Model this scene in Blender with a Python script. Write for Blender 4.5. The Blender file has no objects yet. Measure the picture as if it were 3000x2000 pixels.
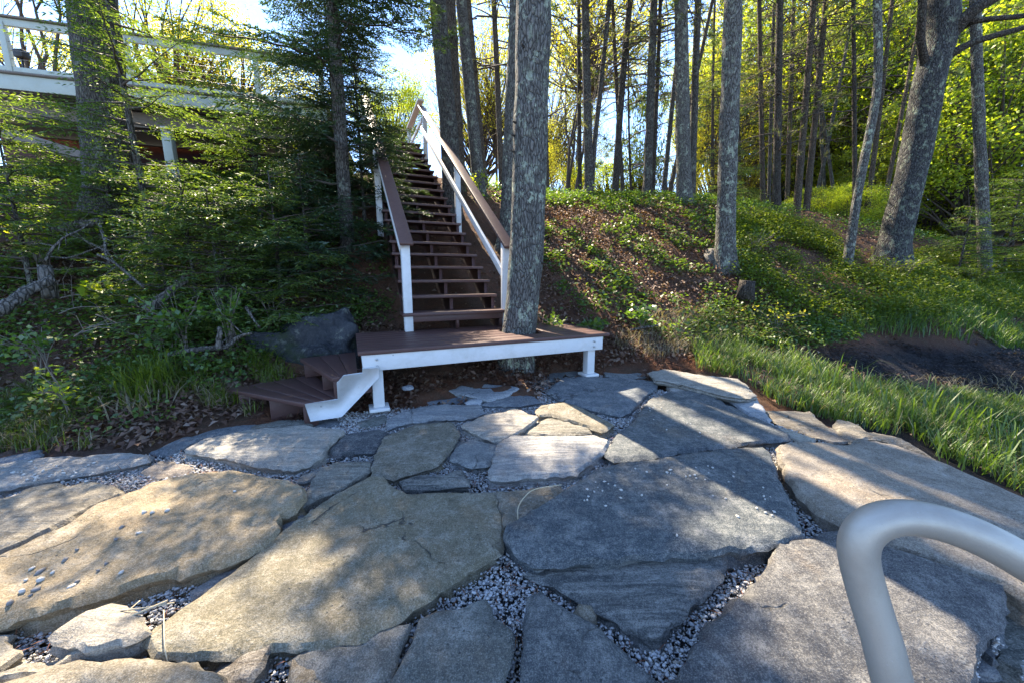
import bpy, math, numpy as np
from mathutils import Vector, Matrix, noise as mn
from mathutils.geometry import delaunay_2d_cdt
rng = np.random.default_rng(7)
PI = math.pi
C = bpy.context.scene.collection
A3 = lambda *a: np.array(a, float)

# ------------------------------------------------------------------ camera survey
F0 = 1083.0; TH = math.radians(10.0); CT, ST = math.cos(TH), math.sin(TH)
def ray(px, py):
    x = (px-1500)/F0; v = -(py-1000)/F0
    return A3(x, CT+v*ST, -ST+v*CT)
def at(px, py, Y):
    r = ray(px, py); return r*(Y/r[1])
K = 3000/2352.
def at2(px, py, Y): return at(px*K, py*K, Y)
TA, TB = -1.42, .075
def plane_z(y): return TA+TB*y
def ter2(px, py, off=0.):
    r = ray(px*K, py*K); t = (TA+off)/(r[2]-TB*r[1]); return r*t

# ------------------------------------------------------------------ mesh helpers
class MB:
    def __init__(s): s.V = []; s.F = []; s.n = 0
    def add(s, V, F):
        V = np.asarray(V, float).reshape(-1, 3)
        for f in (F if isinstance(F, list) else [F]):
            f = np.asarray(f, int)
            if f.size: s.F.append(f+s.n)
        s.V.append(V); s.n += len(V); return s
    def box(s, c, sz, M=None):
        q = np.array([[x, y, z] for x in (-.5, .5) for y in (-.5, .5) for z in (-.5, .5)])*np.asarray(sz)
        if M is not None: q = q@np.asarray(M).T
        return s.add(q+np.asarray(c), np.array([[0, 1, 3, 2], [4, 6, 7, 5], [0, 4, 5, 1], [2, 3, 7, 6], [0, 2, 6, 4], [1, 5, 7, 3]]))
    def prism(s, poly, depth, M, o):            # poly in local xz, thickness along local y
        p = np.asarray(poly, float); n = len(p)
        L = np.concatenate([np.c_[p[:, 0], np.full(n, -depth/2), p[:, 1]], np.c_[p[:, 0], np.full(n, depth/2), p[:, 1]]])
        L = L@np.asarray(M).T+np.asarray(o)
        i = np.arange(n); j = (i+1) % n
        s.add(L, np.c_[i, j, j+n, i+n])
        b = s.n-2*n
        s.F.append(np.array([list(range(b, b+n))])); s.F.append(np.array([list(range(b+2*n-1, b+n-1, -1))]))
        return s
    def tube(s, P, R, k=8, cap=True, jit=0.):
        P = np.asarray(P, float); n = len(P); R = np.broadcast_to(np.asarray(R, float), (n,))
        T = np.gradient(P, axis=0); T /= np.linalg.norm(T, axis=1)[:, None]+1e-9
        u = np.cross(T[0], [0, 0, 1.]) if abs(T[0][2]) < .9 else np.cross(T[0], [0, 1., 0])
        u /= np.linalg.norm(u); U = []
        for t in T:
            u = u-t*(u@t); u = u/(np.linalg.norm(u)+1e-9); U.append(u)
        U = np.array(U); W = np.cross(T, U)
        a = np.arange(k)*2*PI/k
        rr = R[:, None]*(1+jit*rng.standard_normal((n, k)))
        V = P[:, None]+rr[..., None]*(np.cos(a)[None, :, None]*U[:, None]+np.sin(a)[None, :, None]*W[:, None])
        i = np.arange(n-1)[:, None]*k; j = np.arange(k)[None]
        Q = np.stack([i+j, i+(j+1) % k, i+k+(j+1) % k, i+k+j], -1).reshape(-1, 4)
        s.add(V.reshape(-1, 3), Q)
        if cap:
            b = s.n-n*k
            s.F.append(np.array([list(range(b+k-1, b-1, -1))])); s.F.append(np.array([list(range(s.n-k, s.n))]))
        return s
    def leaves(s, c, d, nrm, L, Wd, fold=.15):   # diamond leaves: base c, direction d, normal nrm
        c = np.asarray(c); n = len(c); d = d/(np.linalg.norm(d, axis=1)[:, None]+1e-9)
        sd = np.cross(d, nrm); sd /= np.linalg.norm(sd, axis=1)[:, None]+1e-9
        nn = np.cross(sd, d)
        L = np.broadcast_to(np.asarray(L, float), (n,))[:, None]; Wd = np.broadcast_to(np.asarray(Wd, float), (n,))[:, None]
        V = np.stack([c, c+d*L*.42+sd*Wd*.5+nn*Wd*fold, c+d*L-nn*L*.1, c+d*L*.42-sd*Wd*.5+nn*Wd*fold], 1)
        i = np.arange(n)*4
        return s.add(V.reshape(-1, 3), np.c_[i, i+1, i+2, i+3])
    def obj(s, name, mat, parent=None, smooth=False, bevel=0):
        me = bpy.data.meshes.new(name)
        V = np.concatenate(s.V); me.vertices.add(len(V)); me.vertices.foreach_set('co', V.astype('f4').ravel())
        tot = [np.full(len(f), f.shape[1]) for f in s.F]; tot = np.concatenate(tot)
        li = np.concatenate([f.ravel() for f in s.F]); st = np.concatenate([[0], np.cumsum(tot)[:-1]])
        me.loops.add(len(li)); me.loops.foreach_set('vertex_index', li.astype('i4'))
        me.polygons.add(len(tot)); me.polygons.foreach_set('loop_start', st.astype('i4')); me.polygons.foreach_set('loop_total', tot.astype('i4'))
        if smooth: me.polygons.foreach_set('use_smooth', np.ones(len(tot), bool))
        me.update(calc_edges=True); me.materials.append(mat)
        o = bpy.data.objects.new(name, me); C.objects.link(o)
        if parent is not None:
            o.parent = parent
        if bevel:
            b = o.modifiers.new('edge', 'BEVEL'); b.width = bevel; b.segments = 2; b.limit_method = 'ANGLE'
        return o
def tag(o, label, cat, group=None, kind=None):
    if label: o['label'] = label
    if cat: o['category'] = cat
    if group: o['group'] = group
    o['kind'] = kind or 'thing'
    return o
def empty(name, loc, label, cat, group=None):
    o = bpy.data.objects.new(name, None); C.objects.link(o); o.location = loc; o.empty_display_size = .2
    return tag(o, label, cat, group)
def unit(n):
    v = rng.standard_normal((n, 3)); return v/np.linalg.norm(v, axis=1)[:, None]

# ------------------------------------------------------------------ materials
def newmat(name):
    m = bpy.data.materials.new(name); m.use_nodes = True; nt = m.node_tree; nt.nodes.clear()
    return m, nt
class N:
    def __init__(s, name):
        s.m, s.nt = newmat(name); s.out = s.nt.nodes.new('ShaderNodeOutputMaterial')
        s.tc = s.nt.nodes.new('ShaderNodeTexCoord')
    def n(s, t, ins=None, **kw):
        x = s.nt.nodes.new('ShaderNode'+t)
        for k, v in kw.items(): setattr(x, k, v)
        for k, v in (ins or {}).items():
            if isinstance(v, bpy.types.NodeSocket): s.nt.links.new(v, x.inputs[k])
            else: x.inputs[k].default_value = v
        return x
    def co(s, scale=(1, 1, 1), rot=(0, 0, 0), rnd=True, src='Object'):
        v = s.tc.outputs[src]
        if rnd:
            oi = s.n('ObjectInfo'); mul = s.n('Math', {0: oi.outputs['Random'], 1: 37.}, operation='MULTIPLY')
            v = s.n('VectorMath', {0: v, 1: mul.outputs[0]}, operation='ADD').outputs[0]
        return s.n('Mapping', {'Vector': v, 'Scale': scale, 'Rotation': rot}).outputs[0]
    def noise(s, co, scale, detail=6, rough=.6, dist=0.):
        return s.n('TexNoise', {'Vector': co, 'Scale': scale, 'Detail': detail, 'Roughness': rough, 'Distortion': dist}).outputs['Fac']
    def vor(s, co, scale, feat='F1', rnd=1.):
        return s.n('TexVoronoi', {'Vector': co, 'Scale': scale, 'Randomness': rnd}, feature=feat).outputs['Distance']
    def ramp(s, f, stops):
        r = s.n('ValToRGB', {'Fac': f}); e = r.color_ramp.elements
        while len(e) < len(stops): e.new(.5)
        for x, (p, c) in zip(e, stops):
            x.position = p; x.color = (c, c, c, 1) if isinstance(c, (int, float)) else (*c, 1)
        return r.outputs['Color']
    def mix(s, f, a, b, bt='MIX'):
        x = s.nt.nodes.new('ShaderNodeMix'); x.data_type = 'RGBA'; x.blend_type = bt
        for i, v in ((0, f), (6, a), (7, b)):
            if isinstance(v, bpy.types.NodeSocket): s.nt.links.new(v, x.inputs[i])
            elif i == 0: x.inputs[0].default_value = v
            else: x.inputs[i].default_value = (*v, 1) if len(v) == 3 else v
        return x.outputs[2]
    def math(s, op, a, b=0.): return s.n('Math', {0: a, 1: b}, operation=op).outputs[0]
    def bump(s, h, st=.5, dist=.02, nrm=None):
        d = {'Height': h, 'Strength': st, 'Distance': dist}
        if nrm is not None: d['Normal'] = nrm
        return s.n('Bump', d).outputs[0]
    def bsdf(s, col, rough=.8, nrm=None, spec=.4, **kw):
        d = {'Base Color': col if isinstance(col, bpy.types.NodeSocket) else (*col, 1), 'Roughness': rough, 'Specular IOR Level': spec}
        if nrm is not None: d['Normal'] = nrm
        d.update(kw)
        return s.n('BsdfPrincipled', d).outputs[0]
    def done(s, sh):
        s.nt.links.new(sh, s.out.inputs['Surface']); return s.m

def stone_mat(name, streak=.35, rot=0., lich=.3, pits=.3, BUMP=.75):
    k = N(name); oi = k.n('ObjectInfo'); base = oi.outputs['Color']
    co = k.co()
    big = k.noise(co, 1.9, 9, .66, .8); mid = k.noise(co, 9, 8, .72, .4); fine = k.noise(co, 48, 6, .78); grit = k.noise(co, 190, 3, .7)
    sco = k.co((1.6, 17, 17), (0, 0, rot)); st = k.noise(sco, 1.5, 8, .68, 1.6)
    dark = k.mix(1., base, (.40, .42, .46), 'MULTIPLY'); lite = k.mix(.42, base, (.62, .59, .52))
    c = k.mix(k.ramp(big, [(.36, 0.), (.62, 1.)]), k.mix(.55, base, dark), base)
    c = k.mix(k.math('MULTIPLY', k.ramp(mid, [(.47, 0.), (.66, 1.)]), .7), c, lite)
    c = k.mix(k.math('MULTIPLY', k.ramp(mid, [(.30, 1.), (.44, 0.)]), .7), c, dark)
    c = k.mix(streak, c, k.mix(k.ramp(st, [(.40, 0.), (.60, 1.)]), dark, lite))
    rust = k.noise(co, 1.3, 7, .68, .6)
    c = k.mix(k.math('MULTIPLY', k.ramp(rust, [(.56, 0.), (.68, 1.)]), .4), c, (.20, .13, .065))
    li = k.math('MULTIPLY', k.ramp(k.noise(co, 6., 11, .8), [(.60, 0.), (.635, 1.)]), lich)
    c = k.mix(li, c, (.50, .50, .44))
    c = k.mix(k.math('MULTIPLY', k.ramp(fine, [(.38, 1.), (.50, 0.)]), .55), c, dark)
    c = k.mix(k.math('MULTIPLY', k.ramp(fine, [(.54, 0.), (.68, 1.)]), .45), c, lite)
    c = k.mix(k.math('MULTIPLY', k.ramp(grit, [(.40, 1.), (.5, 0.)]), .65), c, dark); c = k.mix(k.math('MULTIPLY', k.ramp(grit, [(.54, 0.), (.64, 1.)]), .5), c, lite)
    pit = k.math('MULTIPLY', k.ramp(k.vor(co, 34), [(.09, 1.), (.17, 0.)]), k.ramp(k.noise(co, 5), [(.5, 0.), (.58, pits)]))
    c = k.mix(pit, c, (.035, .035, .037))
    wv = k.n('VectorMath', {0: co, 1: k.n('VectorMath', {0: k.n('TexNoise', {'Vector': co, 'Scale': 3.5, 'Detail': 5.}).outputs['Color'], 'Scale': .35}, operation='SCALE').outputs[0]}, operation='ADD').outputs[0]
    ck = k.math('MULTIPLY', k.ramp(k.vor(wv, 1.7, 'DISTANCE_TO_EDGE'), [(.003, 1.), (.010, 0.)]), k.ramp(k.noise(co, 2.2, 4), [(.585, 0.), (.63, 1.)]))
    c = k.mix(k.math('MULTIPLY', ck, .85), c, (.03, .029, .028))
    pit = k.math('MAXIMUM', pit, k.math('MULTIPLY', ck, 1.4))
    h = k.math('ADD', k.math('MULTIPLY', st, streak*1.8), k.math('ADD', k.math('MULTIPLY', mid, 1.), k.math('ADD', k.math('MULTIPLY', fine, .5), k.math('MULTIPLY', grit, .22))))
    h = k.math('SUBTRACT', h, k.math('MULTIPLY', pit, .6))
    nr = k.bump(h, BUMP, .022)
    rg = k.ramp(fine, [(.3, .9), (.75, .55)])
    return k.done(k.bsdf(c, rg, nr, .35))
M = {}
M['stone_plain'] = stone_mat('stone_plain', .12, .4, .25, .8)
M['stone_slate'] = stone_mat('stone_slate', .16, -.6, .16, .1, .5)
M['stone_streak'] = stone_mat('stone_streak', .7, .03, .12, .1)
M['stone_layer'] = stone_mat('stone_layer', .5, .45, .3, .2)

def gravel_mat():
    k = N('gravel'); g = k.n('NewGeometry'); r = g.outputs['Random Per Island']
    c = k.ramp(r, [(0., (.24, .235, .23)), (.2, (.46, .455, .44)), (.62, (.58, .565, .54)), (.85, (.72, .70, .65)), (.95, (.42, .36, .27)), (1., (.14, .14, .15))])
    c = k.mix(k.math('MULTIPLY', k.noise(k.co(), 160, 3), .4), c, (.2, .2, .22))
    return k.done(k.bsdf(c, .75, k.bump(k.noise(k.co(), 220, 3), .3, .004)))
M['gravel'] = gravel_mat()

def wood_mat(name, col, grain, axis, rough, wear, wearc, sc=1.):
    k = N(name)
    s = [28, 28, 28]; s[axis] = 1.2
    g = k.noise(k.co(tuple(v*sc for v in s)), 1.5, 5, .6, .5)
    b = k.noise(k.co(), 5, 6, .6); f = k.noise(k.co(), 45, 5, .7)
    c = k.mix(k.ramp(g, [(.3, 0.), (.7, grain)]), col, tuple(x*.6 for x in col))
    c = k.mix(k.math('MULTIPLY', k.ramp(b, [(.35, 0.), (.8, 1.)]), .35), c, tuple(x*1.5 for x in col) if col[0] < .5 else tuple(x*.86 for x in col))
    w = k.math('MULTIPLY', k.ramp(f, [(.60, 0.), (.70, 1.)]), wear)
    c = k.mix(w, c, wearc)
    return k.done(k.bsdf(c, rough, k.bump(k.math('ADD', g, k.math('MULTIPLY', f, .4)), .35, .006)))
M['brown'] = wood_mat('brown_stain', (.082, .040, .034), .5, 0, .5, .35, (.2, .14, .12))
M['brown_rail'] = wood_mat('brown_rail_stain', (.105, .058, .048), .6, 1, .5, .3, (.26, .2, .17))
def white_paint():
    k = N('white_paint'); co = k.co()
    g = k.noise(k.co((1.2, 22, 22)), 1.5, 6, .65, .6); b = k.noise(co, 4.5, 8, .7); f = k.noise(co, 55, 5, .75)
    c = k.mix(k.ramp(g, [(.42, 0.), (.66, .22)]), (.62, .62, .61), (.46, .455, .43))
    c = k.mix(k.math('MULTIPLY', k.ramp(b, [(.50, 0.), (.68, 1.)]), .38), c, (.40, .39, .345))
    c = k.mix(k.ramp(f, [(.64, 0.), (.70, .7)]), c, (.36, .33, .28))
    d = k.vor(co, 6.5); c = k.mix(k.ramp(d, [(.035, .8), (.055, 0.)]), c, (.30, .29, .27))
    return k.done(k.bsdf(c, k.ramp(b, [(.3, .4), (.8, .65)]), k.bump(k.math('ADD', g, k.math('MULTIPLY', f, .5)), .45, .006), .4))
M['white'] = white_paint()
M['grey_wood'] = wood_mat('weathered_timber', (.16, .135, .115), .6, 0, .8, .3, (.28, .25, .22))
M['redwood'] = wood_mat('red_stained_board', (.09, .03, .02), .5, 0, .7, .2, (.1, .04, .03))
def metal():
    k = N('grey_metal'); co = k.co(rnd=False)
    f = k.noise(co, 420, 4, .75); b = k.noise(co, 9, 6, .6, .3)
    c = k.mix(k.ramp(b, [(.40, 0.), (.62, 1.)]), (.38, .33, .27), (.45, .40, .335))
    c = k.mix(k.ramp(f, [(.60, 0.), (.70, .35)]), c, (.20, .19, .175))
    c = k.mix(k.ramp(k.noise(co, 60, 9, .8), [(.63, 0.), (.68, .35)]), c, (.56, .55, .53))
    return k.done(k.bsdf(c, k.ramp(b, [(.35, .52), (.65, .40)]), k.bump(f, .3, .0014), .5, Metallic=.4))
M['metal'] = metal()
def shaded_sage():  # house deck paint, greenish and darkened: the deck's shade is put into the colour
    k = N('shaded_sage_paint'); b = k.noise(k.co(), 4.5, 8, .7); f = k.noise(k.co(), 55, 5, .75)
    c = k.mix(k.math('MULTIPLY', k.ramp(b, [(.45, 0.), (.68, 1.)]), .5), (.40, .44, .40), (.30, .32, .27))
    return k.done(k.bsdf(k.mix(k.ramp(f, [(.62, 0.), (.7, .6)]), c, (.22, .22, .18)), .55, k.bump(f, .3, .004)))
M['shaded_sage'] = shaded_sage()
def plain(name, col, rough=.6, metallic=0.):
    k = N(name); c = k.mix(k.math('MULTIPLY', k.noise(k.co(), 20, 5), .4), col, tuple(x*.55 for x in col))
    return k.done(k.bsdf(c, rough, k.bump(k.noise(k.co(), 60), .2, .003), .4, Metallic=metallic))
M['bolt'] = plain('galvanised', (.5, .5, .48), .4, .7)
def boulder():
    k = N('boulder_rock'); co = k.co(); b = k.noise(co, 3.2, 9, .7, .6); f = k.noise(co, 34, 7, .78); l = k.noise(co, 5.5, 10, .78)
    c = k.mix(k.ramp(b, [(.36, 0.), (.64, 1.)]), (.020, .022, .028), (.062, .066, .074))
    c = k.mix(k.ramp(f, [(.45, 0.), (.68, .6)]), c, (.11, .115, .12))
    c = k.mix(k.ramp(l, [(.56, 0.), (.62, .8)]), c, (.19, .20, .17))
    c = k.mix(k.ramp(k.noise(co, 2.3, 6, .7), [(.52, 0.), (.64, .7)]), c, (.035, .05, .018))
    return k.done(k.bsdf(c, .9, k.bump(k.math('ADD', b, k.math('MULTIPLY', f, .35)), 1., .09), .25))
M['boulder'] = boulder()
M['black'] = plain('dark_metal', (.02, .02, .022), .6)
M['cable'] = plain('cable', (.12, .12, .12), .5, .3)

def bark_mat(name, dark, light, lich, lc=(.42, .47, .36), fur=1.):
    k = N(name)
    co = k.co((1, 1, .28)); warp = k.noise(co, 9, 4)
    v = k.vor(k.n('VectorMath', {0: co, 1: k.n('VectorMath', {0: k.n('TexNoise', {'Vector': co, 'Scale': 7.}).outputs['Color'], 'Scale': .10}, operation='SCALE').outputs[0]}, operation='ADD').outputs[0], 38*fur, 'DISTANCE_TO_EDGE')
    f = k.noise(k.co((1, 1, .5)), 70, 5, .7); b = k.noise(k.co(), 3.2, 5)
    c = k.mix(k.ramp(v, [(.0, 0.), (.14, 1.)]), tuple(x*.35 for x in dark), k.mix(k.ramp(f, [(.35, 0.), (.65, 1.)]), dark, light))
    l1 = k.math('MULTIPLY', k.ramp(k.noise(k.co((1, 1, .8)), 11, 9, .78), [(.53, 0.), (.57, 1.)]), k.ramp(b, [(.38, 0.), (.6, 1.)]))
    c = k.mix(k.math('MULTIPLY', l1, lich), c, lc)
    l2 = k.ramp(k.noise(k.co((1, 1, .6)), 34, 6, .8), [(.56, 0.), (.62, .75*min(1, lich*1.3))])
    c = k.mix(l2, c, (.20, .19, .165))
    h = k.math('ADD', k.ramp(v, [(0., 0.), (.22, 1.)]), k.math('MULTIPLY', f, .5))
    return k.done(k.bsdf(c, .88, k.bump(h, .85, .018), .2))
M['bark_lichen'] = bark_mat('bark_lichen', (.085, .077, .068), (.175, .165, .152), .9, (.38, .42, .31))
M['bark_oak'] = bark_mat('bark_oak', (.038, .036, .036), (.085, .083, .082), .75, (.27, .31, .22))
M['bark_grey'] = bark_mat('bark_grey', (.062, .054, .047), (.125, .112, .10), .3)
M['bark_brown'] = bark_mat('bark_brown', (.07, .053, .040), (.14, .108, .084), .12)
M['bark_dark'] = bark_mat('bark_dark', (.045, .037, .031), (.095, .078, .065), .12)
M['twig'] = plain('dead_twig', (.20, .17, .14), .85)
M['twig_dark'] = plain('dark_twig', (.075, .058, .047), .85)
M['log'] = bark_mat('weathered_log', (.10, .088, .075), (.20, .18, .16), .2, (.24, .25, .2), .7)

def leaf_mat(name, cols, trans, rough=.45, gl=.08):
    k = N(name); g = k.n('NewGeometry'); r = g.outputs['Random Per Island']
    c = k.ramp(r, [(i/(len(cols)-1), c) for i, c in enumerate(cols)])
    big = k.noise(k.co(rnd=False), 1.3, 3)
    c = k.mix(k.math('MULTIPLY', big, .45), c, cols[0])
    tc = k.mix(1., c, (1.5, 1.4, .5), 'MULTIPLY')
    d = k.n('BsdfDiffuse', {'Color': c}).outputs[0]; t = k.n('BsdfTranslucent', {'Color': tc}).outputs[0]
    s = k.n('MixShader', {0: trans, 1: d, 2: t}).outputs[0]
    gs = k.n('BsdfGlossy', {'Color': (.9, .9, .9, 1), 'Roughness': rough}).outputs[0]
    return k.done(k.n('MixShader', {0: gl, 1: s, 2: gs}).outputs[0])
M['spruce'] = leaf_mat('spruce_needles', [(.022, .05, .026), (.034, .072, .034), (.05, .095, .036), (.07, .12, .045)], .32, .5, .06)
M['fir'] = leaf_mat('fir_needles', [(.06, .11, .03), (.095, .165, .035), (.14, .215, .045), (.20, .27, .055)], .55, .5, .055)
M['pine'] = leaf_mat('pine_needles', [(.055, .075, .025), (.085, .11, .03), (.12, .14, .04), (.16, .15, .05)], .45, .5, .04)
M['pine_green'] = leaf_mat('white_pine_needles', [(.06, .10, .035), (.09, .14, .04), (.14, .19, .06), (.17, .22, .07)], .5, .5, .04)
M['maple'] = leaf_mat('maple_leaves', [(.17, .25, .02), (.26, .36, .03), (.36, .45, .045), (.46, .48, .06)], .66, .5, .04)
M['golden'] = leaf_mat('spring_leaves', [(.32, .33, .045), (.42, .42, .06), (.50, .46, .08), (.33, .41, .06)], .62, .5, .03)
M['shrub'] = leaf_mat('shrub_leaves', [(.06, .13, .025), (.09, .18, .03), (.14, .25, .035), (.22, .32, .04)], .5, .4, .07)
M['herb'] = leaf_mat('herb_leaves', [(.05, .10, .02), (.075, .14, .025), (.11, .19, .03), (.18, .25, .04)], .48, .45, .05)
M['fern'] = leaf_mat('fern_leaves', [(.06, .10, .012), (.095, .145, .016), (.14, .195, .02), (.20, .25, .028)], .45, .5, .03)
M['grass'] = leaf_mat('grass_blades', [(.05, .10, .02), (.08, .15, .025), (.13, .22, .03), (.18, .27, .05)], .5, .5, .05)
M['straw'] = leaf_mat('dry_grass', [(.17, .14, .09), (.26, .21, .13), (.34, .29, .19), (.22, .19, .13)], .3, .6, .03)
M['litter'] = leaf_mat('dead_leaves', [(.09, .045, .03), (.15, .08, .05), (.23, .145, .10), (.32, .24, .18)], .2, .6, .04)

def ground_mat():
    k = N('ground'); co = k.co(rnd=False)
    a = k.noise(co, 1.1, 6, .6); b = k.noise(co, 9, 7, .7); f = k.noise(co, 70, 5, .75)
    c = k.mix(k.ramp(a, [(.35, 0.), (.65, 1.)]), (.095, .052, .032), (.175, .075, .042))
    c = k.mix(k.ramp(b, [(.42, 0.), (.70, .85)]), c, (.065, .05, .033))
    c = k.mix(k.ramp(f, [(.50, 0.), (.72, .75)]), c, (.24, .15, .10))
    sep = k.n('SeparateXYZ', {0: k.tc.outputs['Object']})
    # dark shore mud: a low strip east of the terrace
    mx = k.ramp(k.math('ADD', sep.outputs['Z'], k.math('MULTIPLY', b, .35)), [(0., 1.), (1., 0.)])
    low = k.n('MapRange', {0: k.math('ADD', sep.outputs['Z'], k.math('MULTIPLY', b, .25)), 1: -.82, 2: -1.0, 3: 0., 4: 1.}).outputs[0]
    east = k.n('MapRange', {0: sep.outputs['X'], 1: 2.6, 2: 3.4, 3: 0., 4: 1.}).outputs[0]
    c = k.mix(k.math('MULTIPLY', low, east), c, k.mix(k.ramp(f, [(.45, 0.), (.7, 1.)]), (.014, .013, .016), (.05, .047, .048)))
    bed = k.math('MULTIPLY', k.n('MapRange', {0: k.math('ADD', sep.outputs['Y'], k.math('MULTIPLY', b, .6)), 1: 2.9, 2: 2.3, 3: 0., 4: 1.}).outputs[0], k.n('MapRange', {0: sep.outputs['X'], 1: 2.4, 2: 2.0, 3: 0., 4: 1.}).outputs[0])
    c = k.mix(bed, c, k.mix(f, (.09, .09, .095), (.27, .27, .27)))
    h = k.math('ADD', b, k.math('MULTIPLY', f, .6))
    return k.done(k.bsdf(c, .92, k.bump(h, 1., .07), .2))
M['ground'] = ground_mat()

# ------------------------------------------------------------------ terrain
cp = []
for x in (-3.4, -2.6, -1.5, 0, 1.3):
    for y in (-.5, .5, 1.3): cp.append((x, y, plane_z(y)-.12))
for x, y in ((-2.5, 1.9), (-1.7, 2.3), (-.6, 2.4), (.6, 2.4), (1.7, 2.2), (-1.2, 3.0), (-.3, 3.1), (.6, 3.3), (1.3, 3.3), (1.0, 3.9), (-3.3, 1.9), (2.1, 1.3)):
    cp.append((x, y, plane_z(y)-.12))
cp += [(0., 3.7, -1.10), (0., 4.3, -1.0), (-.8, 3.6, -1.08), (-.64, 4.45, -.90), (-1.63, 6.63, .62), (-2.1, 7.7, 1.5), (-2.63, 8.9, 2.35), (-2.9, 9.6, 2.5)]
for px, py, Y in [(0, 980, 2.75), (0, 800, 3.6), (0, 600, 4.6), (0, 420, 5.8), (300, 985, 2.75), (300, 800, 3.7), (300, 620, 4.9), (300, 450, 6.2),
                  (560, 940, 3.1), (560, 800, 3.9), (560, 640, 5.1), (560, 480, 6.4), (750, 870, 3.8), (750, 760, 4.5), (850, 600, 5.6), (850, 490, 6.6),
                  (1450, 845, 4.2), (1300, 740, 5.0), (1300, 600, 6.3), (1300, 470, 8.6), (1300, 456, 9.5), (1500, 740, 5.0), (1500, 600, 6.5), (1500, 470, 9.2), (1500, 457, 10),
                  (1700, 800, 4.9), (1700, 700, 5.8), (1700, 600, 6.8), (1700, 500, 9), (1700, 474, 10.5), (1900, 760, 5.4), (1900, 640, 7.2), (1900, 540, 9.5), (1900, 498, 11.5),
                  (2100, 730, 6), (2100, 630, 8), (2100, 540, 11), (2300, 750, 6.5), (2300, 650, 9), (2300, 590, 12), (2300, 550, 16),
                  (2300, 860, 4.9), (2100, 830, 5.2), (2350, 800, 6.2), (1850, 870, 4.4), (2000, 950, 3.6), (2300, 1000, 3.5), (2352, 1100, 2.9), (1760, 850, 4.3)]:
    cp.append(tuple(at2(px, py, Y)))
cp += [(-15, 12, 2.5), (-15, 25, 3), (0, 14, 1.8), (0, 25, 1.5), (0, 45, 1.5), (10, 25, 1.6), (25, 28, 1.8), (25, 12, .6), (20, 6, -1.0), (20, 0, -1.6), (6, 0, -1.7),
       (3.6, 0, -1.7), (3.2, -3, -1.9), (-10, 0, -.6), (-10, 4, 1.0), (-6, 0, -1.1), (0, -3, -1.6), (-12, 8, 2.), (45, 45, 1.6), (-45, 45, 3), (0, -10, -2.), (-6.5, 7.5, 1.8), (-4, 8, 1.75), (2.9, 2.0, -1.6), (3.3, 2.6, -1.62), (-30, -10, 0), (40, -10, -2)]
cp = np.array(cp)
def phi(r2): return .5*r2*np.log(r2+1e-9)
def fit_tps(p, z, lam=.02):
    n = len(p); Km = phi(((p[:, None]-p[None])**2).sum(-1))+lam*np.eye(n); P = np.c_[np.ones(n), p]
    return np.linalg.solve(np.block([[Km, P], [P.T, np.zeros((3, 3))]]), np.r_[z, 0, 0, 0])
WT = fit_tps(cp[:, :2], cp[:, 2])
def hz(x, y):
    x = np.atleast_1d(np.asarray(x, float)); y = np.atleast_1d(np.asarray(y, float))
    q = np.c_[x, y]; out = np.empty(len(q))
    for i in range(0, len(q), 20000):
        s = q[i:i+20000]; out[i:i+20000] = phi(((s[:, None]-cp[None, :, :2])**2).sum(-1))@WT[:-3]+np.c_[np.ones(len(s)), s]@WT[-3:]
    r = np.hypot(x, y-8); k = np.clip((r-35)/25, 0, 1)
    return np.clip(out, -2.2, 4)*(1-k)+1.4*k
def spaced(lo, hi, f0, f1, d):
    a = np.arange(f0, f1, d); l = [f0]; s = d
    while l[-1] > lo: s *= 1.25; l.append(l[-1]-s)
    r = [a[-1]]; s = d
    while r[-1] < hi: s *= 1.25; r.append(r[-1]+s)
    return np.r_[l[1:][::-1], a, r[1:]]
gx = spaced(-220, 220, -9, 13, .11); gy = spaced(-60, 260, -.6, 13, .11)
X, Y = np.meshgrid(gx, gy); Z = hz(X.ravel(), Y.ravel())
nz = np.array([mn.fractal(Vector((a*1.6, b*1.6, 0)), 1., 2., 4) for a, b in zip(X.ravel(), Y.ravel())])
terr = (np.abs(X.ravel()+.4) < 3.2) & (Y.ravel() < 3.3)
n2 = np.array([mn.fractal(Vector((a*5., b*5., 7.)), 1., 2., 3) for a, b in zip(X.ravel(), Y.ravel())])
Z = Z+nz*np.where(terr, .01, .07)+n2*np.where(terr, .004, .03)
nx, ny = len(gx), len(gy)
i = (np.arange(ny-1)[:, None]*nx+np.arange(nx-1)[None]).ravel()
g = MB().add(np.c_[X.ravel(), Y.ravel(), Z], np.c_[i, i+1, i+nx+1, i+nx]).obj('ground', M['ground'], smooth=True)
tag(g, 'red-brown forest soil of the bank and shore', 'ground', kind='structure')

# ------------------------------------------------------------------ terrace slabs
SLABS = []   # world outlines for keeping gravel clear
TAN = (.215, .18, .108); OLV = (.165, .145, .095); SLT = (.072, .086, .092); BLU = (.105, .122, .135); PAL = (.29, .275, .25); DRK = (.05, .056, .064); LGT = (.33, .30, .245); BRN = (.15, .115, .08)
def inside(P, poly):
    x, y = P[:, 0], P[:, 1]; r = np.zeros(len(P), bool); j = len(poly)-1
    for i in range(len(poly)):
        xi, yi = poly[i]; xj, yj = poly[j]
        c = ((yi > y) != (yj > y)) & (x < (xj-xi)*(y-yi)/(yj-yi+1e-12)+xi); r ^= c; j = i
    return r
def edge_dist(P, poly):
    d = np.full(len(P), 9.)
    for i in range(len(poly)):
        a, b = poly[i-1], poly[i]; ab = b-a; t = np.clip(((P-a)@ab)/(ab@ab+1e-12), 0, 1)
        d = np.minimum(d, np.linalg.norm(P-a-t[:, None]*ab, axis=1))
    return d
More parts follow.
